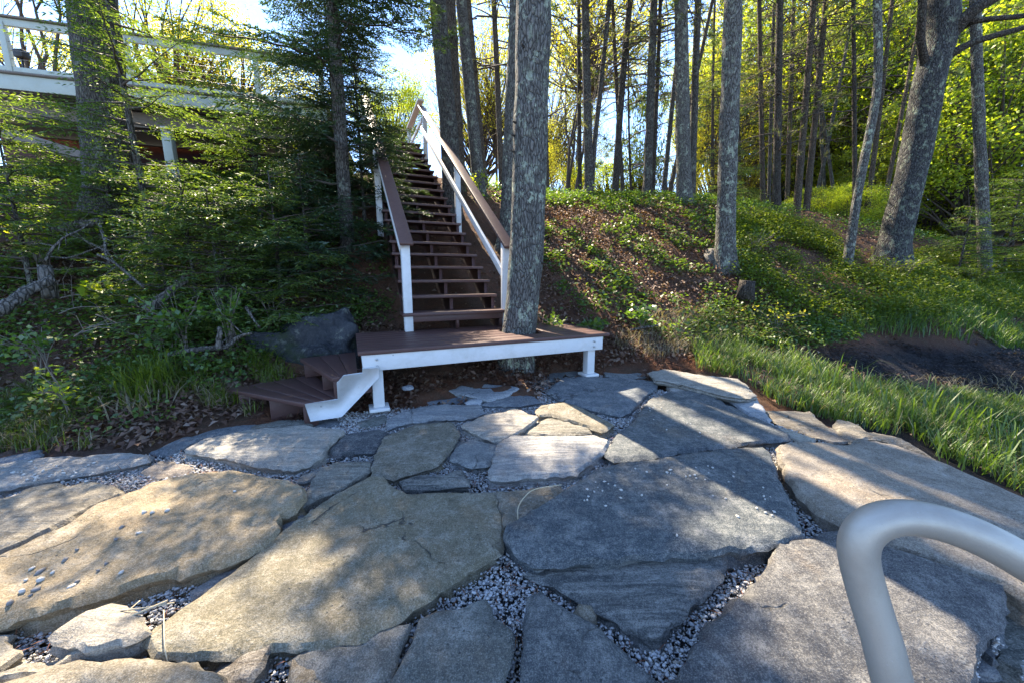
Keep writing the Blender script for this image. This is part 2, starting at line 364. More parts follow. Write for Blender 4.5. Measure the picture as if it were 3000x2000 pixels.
def slab(pts, label, col, mat='stone_plain', off=0., th=.14, lay=0., tilt=(0, 0), rnd=.02, und=.012, name='stone_slab', cat='stone slab', step=.024, group='flat stones of the terrace'):
    W = np.array([ter2(px, py, off)[:2] for px, py in pts])
    if ((W[:, 0]*np.roll(W[:, 1], -1)-np.roll(W[:, 0], -1)*W[:, 1]).sum()) < 0: W = W[::-1]
    seed = rng.uniform(0, 99)
    O = []
    for a, b in zip(W, np.roll(W, -1, 0)):
        L = np.linalg.norm(b-a); m = max(1, int(L/step)); n = A3(b[1]-a[1], a[0]-b[0])/(L+1e-9)
        for q in range(m):
            p = a+(b-a)*q/m
            w = min(1, min(q, m-q)/2)*.6+.4
            O.append(p+n*w*(.006*mn.noise(Vector((p[0]*6, p[1]*6, seed)))+.009*mn.noise(Vector((p[0]*19, p[1]*19, seed)))+.010*mn.noise(Vector((p[0]*48, p[1]*48, seed)))))
    O = np.array(O); n = len(O); c = O.mean(0)
    SLABS.append(O)
    # inner ring for the worn arris, then a jittered grid
    lo, hi = O.min(0), O.max(0)
    G = np.stack(np.meshgrid(np.arange(lo[0], hi[0], step), np.arange(lo[1], hi[1], step)), -1).reshape(-1, 2)
    G = G+rng.uniform(-.3, .3, G.shape)*step
    G = G[inside(G, O)]
    if len(G): G = G[edge_dist(G, O) > step*.55]
    e = [(k, (k+1) % n) for k in range(n)]
    v2, _, f2, _, _, _ = delaunay_2d_cdt([Vector(p) for p in np.r_[O, G]] if len(G) else [Vector(p) for p in O], e, [], 1, 1e-5)
    P = np.array([(a.x, a.y) for a in v2]); dd = edge_dist(P, O)
    z = plane_z(P[:, 1])+off+(P[:, 0]-c[0])*tilt[0]+(P[:, 1]-c[1])*tilt[1]
    if mat == 'stone_slate': und *= .45
    nn = np.array([mn.fractal(Vector((p[0]*2.3, p[1]*2.3, seed)), 1., 2., 5) for p in P])
    ca, sa = math.cos(seed), math.sin(seed)
    z += und*nn
    if lay:   # broken bedding steps
        ls = np.array([mn.fractal(Vector(((p[0]*ca+p[1]*sa)*1.2, (p[1]*ca-p[0]*sa)*5, seed+5)), 1., 2., 3) for p in P])
        z += lay*np.round(ls*3)/3
    r = .26*rnd*(.5+1.6*np.array([mn.noise(Vector((p[0]*5, p[1]*5, seed+9))) for p in P]))
    r = np.maximum(r, .004)
    z -= r*np.clip(1-dd/(r*1.8+step), 0, 1)**2
    ch = np.array([mn.noise(Vector((p[0]*8, p[1]*8, seed+31))) for p in P]); z -= np.clip(ch-.28, 0, 1)*.07*np.clip(1-dd/.05, 0, 1)
    mb = MB(); V = np.c_[P, z]; mb.add(V, np.array([list(f) for f in f2 if len(f) == 3]))
    # side rings share the outline vertices (first n of the triangulation)
    idx = np.array([int(np.argmin(((P-o)**2).sum(1))) for o in O])
    top = V[idx]; nrm = np.roll(O, -1, 0)-np.roll(O, 1, 0); nrm = np.c_[nrm[:, 1], -nrm[:, 0]]; nrm /= np.linalg.norm(nrm, axis=1)[:, None]+1e-9
    prev = idx; V0 = mb.n
    rings = [.12, .3, .5, .75, 1.]
    vs, fs = [], []
    for q, fr in enumerate(rings):
        o_ = np.array([.020*mn.noise(Vector((p[0]*5, p[1]*5, seed+fr*9)))+.016*mn.noise(Vector((p[0]*23, p[1]*23, seed+fr*40))) for p in O])+(.016, -.004, .012, .0, -.03)[q]
        vs.append(np.c_[O+nrm*o_[:, None], top[:, 2]-th*fr])
        cur = V0+q*n+np.arange(n)
        fs.append(np.c_[prev, cur, np.roll(cur, -1), np.roll(prev, -1)]); prev = cur
    mb.V.append(np.concatenate(vs)); mb.F += fs; mb.n += n*len(rings)
    o = mb.obj(name, M[mat], smooth=True); o.data.set_sharp_from_angle(angle=math.radians(30))
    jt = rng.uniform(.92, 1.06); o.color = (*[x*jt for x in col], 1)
    return tag(o, label, cat, group)
slab([(852,1091),(880,1093),(905,1118),(935,1131),(1040,1128),(1135,1125),(1150,1180),(1152,1213),(1142,1258),(1050,1311),(970,1362),(900,1410),(820,1448),(720,1466),(590,1476),(500,1492),(420,1498),(362,1496),(342,1461),(352,1436),(445,1366),(565,1286),(645,1221),(740,1151),(800,1115)],
     'largest tan slab in the middle with dapples of sun and short dark cracks', TAN, off=.055, th=.18, rnd=.035)
slab([(535,1078),(610,1088),(660,1096),(692,1113),(695,1139),(676,1160),(640,1172),(632,1190),(640,1206),(600,1244),(540,1266),(470,1286),(350,1313),(200,1356),(75,1386),(0,1401),(-150,1425),(-150,1330),(0,1270),(60,1243),(165,1193),(225,1155),(280,1134),(350,1108),(430,1089)],
     'huge golden tan slab with a thick shaded front edge', (.29, .215, .115), 'stone_plain', .085, .22, .008, rnd=.045, und=.02)
slab([(-140,1150),(0,1133),(75,1111),(200,1101),(262,1112),(272,1128),(205,1160),(160,1187),(60,1236),(0,1262),(-140,1310)],
     'pale tan ledge slab behind the golden slab, strewn with pebbles', (.25, .205, .135), 'stone_layer', .05, .16, .012)
slab([(-140,1085),(0,1060),(90,1049),(210,1041),(300,1038),(343,1043),(338,1052),(300,1060),(220,1075),(165,1085),(60,1107),(0,1118),(-140,1140)],
     'long pale slab against the dry grass of the left bank', PAL, 'stone_layer', .03, .14, .01)
slab([(425,1028),(470,1004),(570,987),(640,979),(700,977),(790,985),(752,1020),(737,1045),(672,1068),(600,1060),(510,1043)],
     'cracked light slab with layered stepped front edge below the corner steps', LGT, 'stone_layer', .05, .17, .014)
slab([(347,1035),(420,1003),(500,983),(560,973),(606,973),(585,984),(470,1001),(424,1026),(385,1040)],
     'narrow blue-grey slab tucked behind the cracked light slab', BLU, 'stone_slate', .0, .12)
slab([(797,993),(870,983),(885,990),(874,1016),(856,1032),(764,1036),(757,1029)], 'small nearly black squared stone', DRK, 'stone_slate', .02, .14)
slab([(722,967),(775,958),(778,971),(745,980),(724,976)], 'small grey stone under the foot of the white stringer', BLU, 'stone_slate', .0, .1)
slab([(822,966),(884,949),(890,960),(870,974),(827,979)], 'small greenish stone before the left white post', (.14, .15, .125), 'stone_plain', -.01, .1)
slab([(578,974),(640,963),(690,962),(714,971),(690,977),(620,981),(592,983)], 'low dark olive stone lying before the bottom step', (.085, .08, .06), 'stone_layer', .03, .14, rnd=.04)
slab([(884,1000),(951,975),(1000,970),(1038,968),(1049,998),(1014,1050),(1004,1061),(950,1077),(904,1090),(856,1084),(854,1069),(869,1035)],
     'olive brown slab with rusty stains, five sided', (.135, .115, .075), 'stone_slate', .04, .13)
slab([(774,1060),(817,1057),(850,1059),(851,1074),(817,1099),(774,1125),(732,1138),(694,1158),(703,1130),(716,1101),(742,1073)],
     'wedge shaped grey tan slab with pale lichen spots', (.20, .18, .135), 'stone_layer', .03, .13)
slab([(687,1101),(693,1088),(766,1057),(773,1061),(730,1082),(712,1098),(697,1104)], 'thin sliver of grey stone beside the wedge shaped slab', (.15, .15, .135), 'stone_layer', .02, .1)
slab([(917,1098),(951,1088),(1000,1081),(1058,1075),(1071,1095),(1072,1106),(1000,1112),(953,1117),(934,1114)],
     'dark log shaped stone with banded front', (.085, .088, .08), 'stone_streak', .05, .16, rnd=.05)
slab([(1082,1009),(1142,1022),(1138,1042),(1117,1060),(1086,1063),(1036,1050),(1036,1046),(1060,1017)], 'small grey hexagonal stone', (.17, .175, .17), 'stone_plain', .04, .13)
slab([(1066,1009),(1052,1022),(1031,1052),(1017,1054),(1021,1039),(1047,1010)], 'narrow upright stone between olive slab and hexagonal stone', (.10, .105, .105), 'stone_slate', .0, .1)
slab([(1146,1014),(1172,999),(1207,999),(1290,998),(1363,998),(1396,1008),(1384,1032),(1337,1066),(1318,1078),(1250,1086),(1130,1090),(1125,1085),(1131,1056)],
     'pale silvery slab streaked like wood grain', (.40, .375, .34), 'stone_streak', .06, .17, .004, rnd=.03)
slab([(1062,974),(1077,965),(1133,944),(1181,935),(1237,957),(1203,982),(1147,1012),(1121,1002),(1088,988)], 'pointed pale slab with fine cracks and mossy edge', (.33, .29, .235), 'stone_streak', .05, .15, .006)
slab([(1208,994),(1209,978),(1239,961),(1263,952),(1320,970),(1361,985),(1361,993),(1280,995)], 'yellowish low slab behind the wood grained slab', (.235, .205, .145), 'stone_streak', .02, .12, .004)
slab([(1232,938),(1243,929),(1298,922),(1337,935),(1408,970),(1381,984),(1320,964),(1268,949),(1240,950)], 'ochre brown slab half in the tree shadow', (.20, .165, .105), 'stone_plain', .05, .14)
slab([(1258,898),(1275,880),(1292,867),(1340,862),(1440,866),(1498,872),(1509,880),(1488,902),(1440,944),(1408,948),(1340,930),(1290,915)],
     'smooth blue-grey slab in front of the right white post', BLU, 'stone_slate', .03, .13)
slab([(1256,860),(1272,849),(1325,850),(1338,858),(1290,865),(1264,872)], 'grey stone edged with gravel left of the right white post', (.13, .14, .14), 'stone_slate', .0, .1)
slab([(1385,850),(1470,847),(1492,853),(1480,864),(1440,865),(1392,861)], 'flat grey stone behind the right white post', (.15, .16, .155), 'stone_slate', .01, .1)
slab([(1025,892),(1060,884),(1099,879),(1164,881),(1191,890),(1164,903),(1120,915),(1088,908)], 'rough whitish rock in front of the platform trunk', (.28, .30, .31), 'stone_layer', .05, .13, .01, rnd=.03)
slab([(1107,926),(1146,908),(1181,900),(1225,909),(1241,921),(1181,928)], 'flat dark grey stone below the whitish rock', (.115, .13, .145), 'stone_slate', .02, .1)
slab([(1069,919),(1084,915),(1106,917),(1102,925),(1074,924)], 'tiny white stone among the gravel by the trunk', (.45, .46, .46), 'stone_plain', .03, .08, name='small_stone', cat='stone')
slab([(947,936),(985,930),(1029,926),(1098,927),(1111,943),(1094,951),(1047,955),(990,959),(949,965)], 'rough light blue-grey slab before the platform', (.25, .27, .28), 'stone_layer', .03, .14, .012, rnd=.03)
slab([(890,963),(915,950),(943,940),(946,964),(893,975)], 'broken light grey stone between the greenish stone and rough slab', (.24, .255, .26), 'stone_layer', .03, .13, .012)
slab([(962,922),(990,910),(1040,907),(1075,910),(1066,918),(1030,922),(990,925)], 'thin blue-grey stone half buried in needles under the platform', (.15, .17, .19), 'stone_slate', .0, .1)
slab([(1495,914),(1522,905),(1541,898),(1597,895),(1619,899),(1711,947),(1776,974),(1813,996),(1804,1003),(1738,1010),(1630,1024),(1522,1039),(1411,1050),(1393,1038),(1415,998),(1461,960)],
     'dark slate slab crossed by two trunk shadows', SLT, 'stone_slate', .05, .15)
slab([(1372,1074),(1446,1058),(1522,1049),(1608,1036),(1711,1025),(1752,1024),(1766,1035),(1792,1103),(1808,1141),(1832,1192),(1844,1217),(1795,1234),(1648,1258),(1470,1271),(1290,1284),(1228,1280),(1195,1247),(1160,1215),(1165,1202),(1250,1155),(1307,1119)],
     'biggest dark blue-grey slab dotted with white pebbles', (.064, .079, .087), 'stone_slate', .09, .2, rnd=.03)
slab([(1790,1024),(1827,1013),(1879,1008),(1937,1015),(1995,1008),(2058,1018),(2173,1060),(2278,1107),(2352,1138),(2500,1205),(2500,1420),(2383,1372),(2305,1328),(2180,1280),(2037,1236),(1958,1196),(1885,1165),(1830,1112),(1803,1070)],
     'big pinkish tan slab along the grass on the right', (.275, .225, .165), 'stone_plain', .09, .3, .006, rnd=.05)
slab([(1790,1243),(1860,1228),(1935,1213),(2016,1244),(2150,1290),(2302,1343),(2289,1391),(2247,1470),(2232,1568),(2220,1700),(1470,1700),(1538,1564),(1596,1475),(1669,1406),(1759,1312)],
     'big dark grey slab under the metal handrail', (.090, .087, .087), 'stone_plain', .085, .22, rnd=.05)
slab([(1210,1307),(1226,1299),(1274,1300),(1400,1282),(1568,1267),(1652,1261),(1663,1269),(1652,1308),(1620,1353),(1566,1398),(1515,1462),(1499,1464),(1448,1438),(1388,1402),(1328,1366),(1262,1326)],
     'triangular grey slab with rough grain pointing to the viewer', (.115, .118, .11), 'stone_streak', .03, .15, .006)
slab([(1216,1364),(1242,1361),(1313,1408),(1373,1447),(1433,1500),(1508,1563),(1600,1680),(1195,1700)], 'dark grey wedge slab below the triangular one', (.095, .10, .098), 'stone_plain', .04, .15)
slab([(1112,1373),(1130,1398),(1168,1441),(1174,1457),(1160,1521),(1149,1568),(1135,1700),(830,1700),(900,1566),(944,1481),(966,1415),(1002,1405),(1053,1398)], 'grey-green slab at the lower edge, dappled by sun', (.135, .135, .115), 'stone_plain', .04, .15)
slab([(682,1500),(735,1472),(815,1455),(941,1428),(931,1457),(902,1513),(872,1566),(850,1620),(790,1566),(741,1536),(711,1516)], 'sparkling brown-grey slab with dark cracks left of the grey-green one', (.16, .145, .115), 'stone_plain', .03, .14)
slab([(667,1548),(672,1512),(688,1508),(740,1541),(788,1570),(770,1640),(660,1640)], 'small yellowish stone at the lower edge', (.23, .175, .105), 'stone_plain', .02, .12)
slab([(495,1530),(509,1510),(580,1476),(608,1474),(620,1485),(596,1525),(568,1558),(531,1547)], 'brown wood like block wedged at an angle', BRN, 'stone_streak', .04, .14, tilt=(.25, 0))
slab([(123,1524),(213,1512),(280,1504),(339,1506),(387,1514),(427,1527),(493,1541),(573,1568),(690,1680),(-120,1700),(-120,1575),(0,1556),(60,1541)], 'brownish slab filling the lower left corner', (.20, .165, .11), 'stone_plain', .07, .18, rnd=.05)
slab([(237,1388),(251,1395),(328,1434),(331,1443),(313,1453),(221,1481),(202,1480),(193,1470),(160,1451),(122,1446),(197,1400)], 'flat light stone with dry stalks lying across it', (.36, .31, .235), 'stone_layer', .09, .14, .006)
slab([(135,1518),(219,1484),(189,1477),(149,1492),(80,1514),(-40,1545),(-40,1560),(53,1540)], 'narrow light stone along the lower left slab', (.33, .28, .2), 'stone_layer', .05, .14)
slab([(-60,1452),(24,1449),(8,1466),(27,1479),(42,1496),(0,1528),(-60,1540)], 'light stone cut by the left edge', (.33, .28, .2), 'stone_plain', .02, .12)
slab([(449,1346),(445,1363),(454,1365),(507,1329),(569,1283),(568,1279),(507,1312)], 'slim pale stone wedged between the two largest tan slabs', (.30, .285, .27), 'stone_layer', .01, .12)
slab([(647,1209),(653,1195),(690,1174),(698,1182),(661,1211)], 'small bluish stone wedged at the corner of the golden slab', (.26, .275, .30), 'stone_layer', .0, .1)
slab([(1139,1126),(1200,1119),(1288,1113),(1298,1129),(1240,1169),(1190,1193),(1158,1208),(1152,1170)], 'tan slab right of the largest one, with a pale stalk on it', (.20, .168, .115), 'stone_plain', .05, .15)
slab([(1494,852),(1527,847),(1616,859),(1695,868),(1724,893),(1737,904),(1697,910),(1657,903),(1603,890),(1568,879),(1508,868)], 'light raised slab with thin overhanging edge near the grass', (.31, .28, .225), 'stone_layer', .10, .07, .006)
slab([(1532,882),(1574,880),(1602,893),(1592,897),(1549,897)], 'pale chip under the raised slab', (.48, .44, .38), 'stone_plain', .03, .09)
slab([(1660,905),(1735,912),(1764,958),(1761,964),(1712,941)], 'white veined rock propping the raised slab', (.42, .43, .43), 'stone_layer', .03, .16, .012)
slab([(1752,942),(1806,941),(1860,943),(1887,965),(1908,987),(1897,998),(1829,984),(1775,960)], 'brown weathered rock at the edge of the grass', (.16, .13, .09), 'stone_layer', -.04, .16, .012)
slab([(1786,980),(1825,988),(1869,1004),(1863,1011),(1827,1006)], 'bright sliver of stone beside the slate slab tip', (.45, .40, .30), 'stone_plain', .0, .1)
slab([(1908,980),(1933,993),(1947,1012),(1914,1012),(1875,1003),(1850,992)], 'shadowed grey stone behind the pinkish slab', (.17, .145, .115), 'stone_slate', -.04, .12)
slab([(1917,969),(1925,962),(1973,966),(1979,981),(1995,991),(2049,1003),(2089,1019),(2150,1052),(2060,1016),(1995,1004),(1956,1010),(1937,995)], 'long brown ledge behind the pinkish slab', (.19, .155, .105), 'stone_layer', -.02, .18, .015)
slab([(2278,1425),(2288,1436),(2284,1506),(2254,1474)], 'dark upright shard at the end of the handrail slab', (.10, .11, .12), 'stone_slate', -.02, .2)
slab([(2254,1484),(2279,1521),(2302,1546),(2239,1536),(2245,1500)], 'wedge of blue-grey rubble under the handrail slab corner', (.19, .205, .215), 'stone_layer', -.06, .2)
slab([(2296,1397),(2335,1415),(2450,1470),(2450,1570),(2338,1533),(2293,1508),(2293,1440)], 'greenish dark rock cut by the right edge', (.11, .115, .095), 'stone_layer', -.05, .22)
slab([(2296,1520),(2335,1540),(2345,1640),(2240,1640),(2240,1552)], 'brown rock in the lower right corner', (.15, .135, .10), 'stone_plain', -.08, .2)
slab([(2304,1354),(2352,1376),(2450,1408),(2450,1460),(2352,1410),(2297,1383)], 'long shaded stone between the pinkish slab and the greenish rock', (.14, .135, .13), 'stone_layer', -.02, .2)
slab([(-60,1058),(0,1050),(93,1031),(90,1044),(0,1058),(-60,1068)], 'thin bluish stone at the foot of the left bank', (.13, .15, .18), 'stone_slate', .02, .1)
slab([(334,1079),(367,1056),(434,1063),(439,1076),(367,1094)], 'pinkish stone sunk in the gravel', (.28, .22, .165), 'stone_layer', .0, .1, .01)
def rock(px, py, w, h, label, col, mat='stone_plain', off=0., name='small_stone', cat='stone', P=None, sz=None, sub=3, amp=.25):
    p = ter2(px, py, off) if P is None else np.asarray(P)
    if sz is None:
        s = p[1]/F0*K/CT; sz = (w*s/2, w*s/2*.8, h*s/2)
    import bmesh
    bm = bmesh.new(); bmesh.ops.create_icosphere(bm, subdivisions=sub, radius=1.)
    V = np.array([v.co[:] for v in bm.verts]); Fc = np.array([[v.index for v in f.verts] for f in bm.faces]); bm.free()
    sd = rng.uniform(0, 99)
    q = np.array([1+amp*mn.fractal(Vector(v*1.5+sd), 1., 2., 4) for v in V]); V = np.sign(V)*np.abs(V)**.8*q[:, None]*np.asarray(sz)
    o = MB().add(V, Fc).obj(name, M[mat], smooth=True); o.location = p; o.color = (*col, 1)
    return tag(o, label, cat)
rock(1345, 1416, 62, 50, 'rough tan rock wedged between the triangular and wedge slabs', (.22, .175, .11), off=-.02)
rock(1001, 1076, 38, 18, 'mossy brown cobble above the log shaped stone', (.13, .10, .05), off=-.02)
rock(1081, 1077, 30, 22, 'blackish cobble below the hexagonal stone', (.06, .06, .06), off=-.02)
rock(1368, 1062, 44, 34, 'dark blue stone at the corner of the wood grained slab', (.09, .10, .12), off=-.04)
rock(1222, 1340, 24, 16, 'small grey cobble in the gravel by the triangular slab', (.25, .25, .25), off=-.04)
rock(1000, 868, 26, 12, 'pale cobble under the platform in the needles', (.3, .32, .36), P=at2(937, 890, 3.4)+A3(0, 0, -.0))

# ------------------------------------------------------------------ gravel and loose pebbles
import bmesh
def ico(sub):
    bm = bmesh.new(); bmesh.ops.create_icosphere(bm, subdivisions=sub, radius=1.)
    V = np.array([v.co[:] for v in bm.verts]); Fc = np.array([[v.index for v in f.verts] for f in bm.faces]); bm.free(); return V, Fc
IV, IF = ico(1)
def pebbles(P, r):
    n = len(P); S = r[:, None]*np.c_[rng.uniform(.8, 1.5, n), rng.uniform(.7, 1.1, n), rng.uniform(.45, .8, n)]
    V = IV[None]*(1+.22*rng.standard_normal((n, len(IV), 1)))*S[:, None]
    a = rng.uniform(0, 2*PI, n); b = rng.normal(0, .35, n); ca, sa = np.cos(a)[:, None], np.sin(a)[:, None]; cb, sb = np.cos(b)[:, None], np.sin(b)[:, None]
    x, y, z = V[..., 0], V[..., 1], V[..., 2]
    y, z = y*cb-z*sb, y*sb+z*cb; x, y = x*ca-y*sa, x*sa+y*ca
    V = np.stack([x, y, z], -1)+P[:, None]
    return V.reshape(-1, 3), (IF[None]+(np.arange(n)*len(IV))[:, None, None]).reshape(-1, 3)
def in_slabs(Q, m=0.):
    r = np.zeros(len(Q), bool)
    for O in SLABS:
        lo, hi = O.min(0), O.max(0); k = (Q[:, 0] > lo[0]) & (Q[:, 0] < hi[0]) & (Q[:, 1] > lo[1]) & (Q[:, 1] < hi[1])
        if k.any(): r[k] |= inside(Q[k], O)
    return r
reg = np.array([ter2(px, py)[:2] for px, py in [(-160, 1100), (-20, 1060), (340, 1035), (560, 978), (760, 945), (930, 930), (1040, 890), (1250, 850), (1500, 850), (1640, 890), (1780, 970), (1900, 1010), (2100, 1050), (2400, 1200), (2400, 1800), (-300, 1800)]])
lo, hi = reg.min(0), reg.max(0)
n = 520000; Q = rng.uniform(lo, hi, (n, 2)); Q = Q[inside(Q, reg)]; Q = Q[~in_slabs(Q)]
Q = Q[:62000]
r = rng.lognormal(math.log(.0050), .34, len(Q)); r = np.clip(r, .003, .014)
V, Fg = pebbles(np.c_[Q, plane_z(Q[:, 1])-.028+rng.uniform(-.02, .012, len(Q))+.02*np.array([mn.noise(Vector((a*3, b*3, 3))) for a, b in Q])], r)
gr = MB().add(V, Fg).obj('gravel', M['gravel']); tag(gr, 'grey and white gravel filling the joints between the slabs', 'gravel', kind='stuff')
base = MB(); Qb = np.stack(np.meshgrid(np.linspace(lo[0], hi[0], 90), np.linspace(lo[1], hi[1], 60)), -1)
# loose pebbles lying on slabs, each its own object
PM = []
for q in range(6):
    V, Fp = pebbles(np.zeros((1, 3)), np.array([.011])); PM.append(MB().add(V, Fp).obj('pebble', M['gravel']).data)
for o in [o for o in bpy.data.objects if o.name.startswith('pebble')]: bpy.data.objects.remove(o)
M['pebble_w'] = plain('pale_pebble', (.50, .485, .45), .7); M['pebble_shade'] = plain('shaded_pebble', (.20, .19, .185), .7)  # the second is the pale pebble again, its dark shading painted in as grey
for m_ in PM: m_.materials.clear(); m_.materials.append(M['pebble_w'])
SOLID = [o for o in bpy.data.objects if o.name.startswith('stone_slab')]
def drop(p):
    for o in SOLID:
        h, l, n_, i_ = o.ray_cast(Vector((p[0], p[1], 1.)), Vector((0, 0, -1)))
        if h: return l.z
    return p[2]
def pebble(px, py, label, group, s=1., off=.112, dark=False):
    p = ter2(px, py, off); p = A3(p[0], p[1], drop(p)); me = PM[rng.integers(len(PM))]
    if dark:  # pale stone with shade in its colour
        me = me.copy(); me.materials.clear(); me.materials.append(M['pebble_shade'])
    o = bpy.data.objects.new('pebble', me); C.objects.link(o); o.location = p+A3(0, 0, .004); o.rotation_euler = (0, 0, rng.uniform(0, 6)); o.scale = (s*.62,)*3
    tag(o, label, 'pebble', group)
ZB = [(z[0]*.27+1332.8, z[1]*.27+846.7) for z in [(60,1000),(120,1020),(150,985),(205,935),(240,955),(295,970),(350,1005),(190,1015),(70,1060),(35,1090),(60,1085),(215,1135),(345,1070),(250,860),(470,825),(565,850),(765,830),(740,850),(770,858),(525,1045),(740,958),(900,885),(935,880),(975,875),(990,900),(985,812),(1090,800),(1130,812),(1095,855),(1065,912),(1310,850),(1305,885),(1265,930),(1560,978),(1565,1055),(1620,1060),(1575,1080),(1505,1158),(1580,1195),(1650,1185),(1635,1218),(825,1390),(1130,1045),(1240,1070),(130,940),(1345,1225)]]
for p in ZB: pebble(*p, 'white pebble lying loose on the biggest dark blue-grey slab', 'white pebbles on the dark slab', rng.uniform(.7, 1.3))
ZA = [(z[0]*.27+1332.8, z[1]*.27+846.7) for z in [(590,315),(690,315),(620,312),(740,340),(625,410),(910,440),(940,445),(735,495),(1020,520),(595,335)]]
for p in ZA: pebble(*p, 'pebble lying loose on the slate slab with two trunk shadows', 'pebbles on the slate slab', rng.uniform(.7, 1.2), .07)
for px, py, d in [(272,1282,0),(237,1263,1),(219,1277,1),(142,1250,1),(112,1278,0),(82,1274,1),(65,1266,0),(50,1293,0),(85,1293,0),(170,1302,1),(12,1342,1),(60,1326,1),(40,1318,0),(72,1312,1),(165,1346,0),(315,1197,0),(275,1185,1),(262,1213,1),(170,1230,1),(535,1102,0),(380,1145,0),(345,1150,0),(325,1150,0)]:
    pebble(px, py, 'pale little stone with shading put into its grey, on the huge golden slab' if d else 'pale little stone lying on the huge golden slab', 'dark pebbles on the golden slab' if d else 'pale pebbles on the golden slab', rng.uniform(1.2, 2.2), .15, bool(d))
for q in range(44):
    px, py = rng.uniform(30, 250), rng.uniform(1052, 1100)
    if py > 1118-.2*px and rng.random() < .3: continue
    pebble(px, py, 'pale pebble lying on the long pale slab by the left bank', 'pebbles on the long pale slab', rng.uniform(.8, 1.6), .055)

# ------------------------------------------------------------------ staircase
PH = -.4096; DV = A3(math.sin(PH), math.cos(PH), 0); EV = A3(math.cos(PH), -math.sin(PH), 0); ZV = A3(0, 0, 1)
T1 = A3(-.0851, 4.5726, -.4086); RUN, RIS, WID, NT = .268, .18, 1.196, 20; ZD = -.62
ROT = np.stack([EV, DV, ZV], 1)              # local (u, v, z) -> world
ROTS = np.stack([DV, EV, ZV], 1)
def L(u, v, z): return A3(T1[0], T1[1], 0)+EV*u+DV*v+ZV*z
def bx(mb, u0, u1, v0, v1, z0, z1): return mb.box(L((u0+u1)/2, (v0+v1)/2, (z0+z1)/2), (u1-u0, v1-v0, z1-z0), ROT)
def place(o, root):                           # parts built in world coordinates, hung on an Empty at the thing's base
    o.parent = root; o.matrix_parent_inverse = Matrix.Translation(-Vector(root.location)); return o
def beam(mb, a, b, w, h, up=ZV):              # board from a to b, w across, h along up
    a, b = np.asarray(a), np.asarray(b); d = (b-a); Ln = np.linalg.norm(d); d = d/Ln
    s = np.cross(d, up); s /= np.linalg.norm(s); q = np.cross(s, d)
    return mb.box((a+b)/2, (Ln, w, h), np.stack([d, s, q], 1))
st = empty('staircase', L(-.6, 0, ZD), 'long steep brown open staircase with white posts and brown handrails climbing the bank', 'staircase')
for k in range(NT):
    z = T1[2]+RIS*k; v = RUN*k
    place(bx(MB(), -WID-(.03 if k == 0 else 0), .03 if k == 0 else 0, v-(.03 if k == 0 else 0), v+.275, z-.036, z).obj('tread', M['brown'], bevel=.005), st)
    if k == 0: place(bx(MB(), -WID+.06, -.03, v+.012, v+.05, z-.105, z-.037).obj('cleat', M['brown'], bevel=.004), st)
for u in (-WID+.06, -.60, -.05):
    poly = []
    for k in range(NT):
        zt = T1[2]+RIS*k-.037; v = RUN*k+.03
        poly += [(v, (T1[2]+RIS*(k-1)-.037) if k else ZD+.004), (v, zt)]
    poly += [(RUN*NT+.02, T1[2]+RIS*(NT-1)-.037), (RUN*NT+.02, T1[2]+RIS*(NT-1)-.36), (.30, ZD+.004)]
    place(MB().prism(poly, .042, ROTS, L(u, 0, 0)).obj('stringer', M['brown']), st)
SL = RIS/RUN
def newel(u, v, z0, z1, w=.092): return place(bx(MB(), u-w/2, u+w/2, v-w/2, v+w/2, z0, z1).obj('newel_post', M['white'], bevel=.006), st)
zt = .375
for u, side in ((-WID+.035, -1), (.028, 1)):
    newel(u, .05, ZD+.003, zt+.03)
    newel(u+side*.06, 2.36, .55, zt+2.3*SL+.02)
    newel(u+side*.06, 5.02, 2.5, zt+5.0*SL+.02)
    a, b = L(u, -.10, zt+.02-.1*SL), L(u, 5.10, zt+.02+5.1*SL)
    cap = MB(); n_ = A3(0, 0, 1); beam(cap, a, b, .145, .038); place(cap.obj('handrail', M['brown_rail'], bevel=.012), st)
    place(beam(MB(), L(u+side*.048, .0, zt-.075), L(u+side*.048, 5.0, zt-.075+5.0*SL), .036, .075).obj('under_rail', M['white'], bevel=.004), st)
    place(beam(MB(), L(u-side*.02, .10, zt-.34), L(u-side*.02, 5.0, zt-.34+4.9*SL), .038, .088).obj('middle_rail', M['white'], bevel=.004), st)
ztop = T1[2]+RIS*(NT-1)
place(bx(MB(), -WID, .0, RUN*NT+.03, RUN*NT+1.9, ztop-.04, ztop).obj('top_landing', M['brown'], bevel=.004), st)
for v in (6.9,):
    newel(.03, v, ztop-.3, ztop+.95)
place(beam(MB(), L(.03, 5.05, ztop+.93), L(.03, 7.1, ztop+.93), .14, .04).obj('landing_rail', M['white'], bevel=.006), st)
place(beam(MB(), L(.03, 5.05, ztop+.5), L(.03, 7.1, ztop+.5), .04, .09).obj('landing_rail', M['white'], bevel=.006), st)

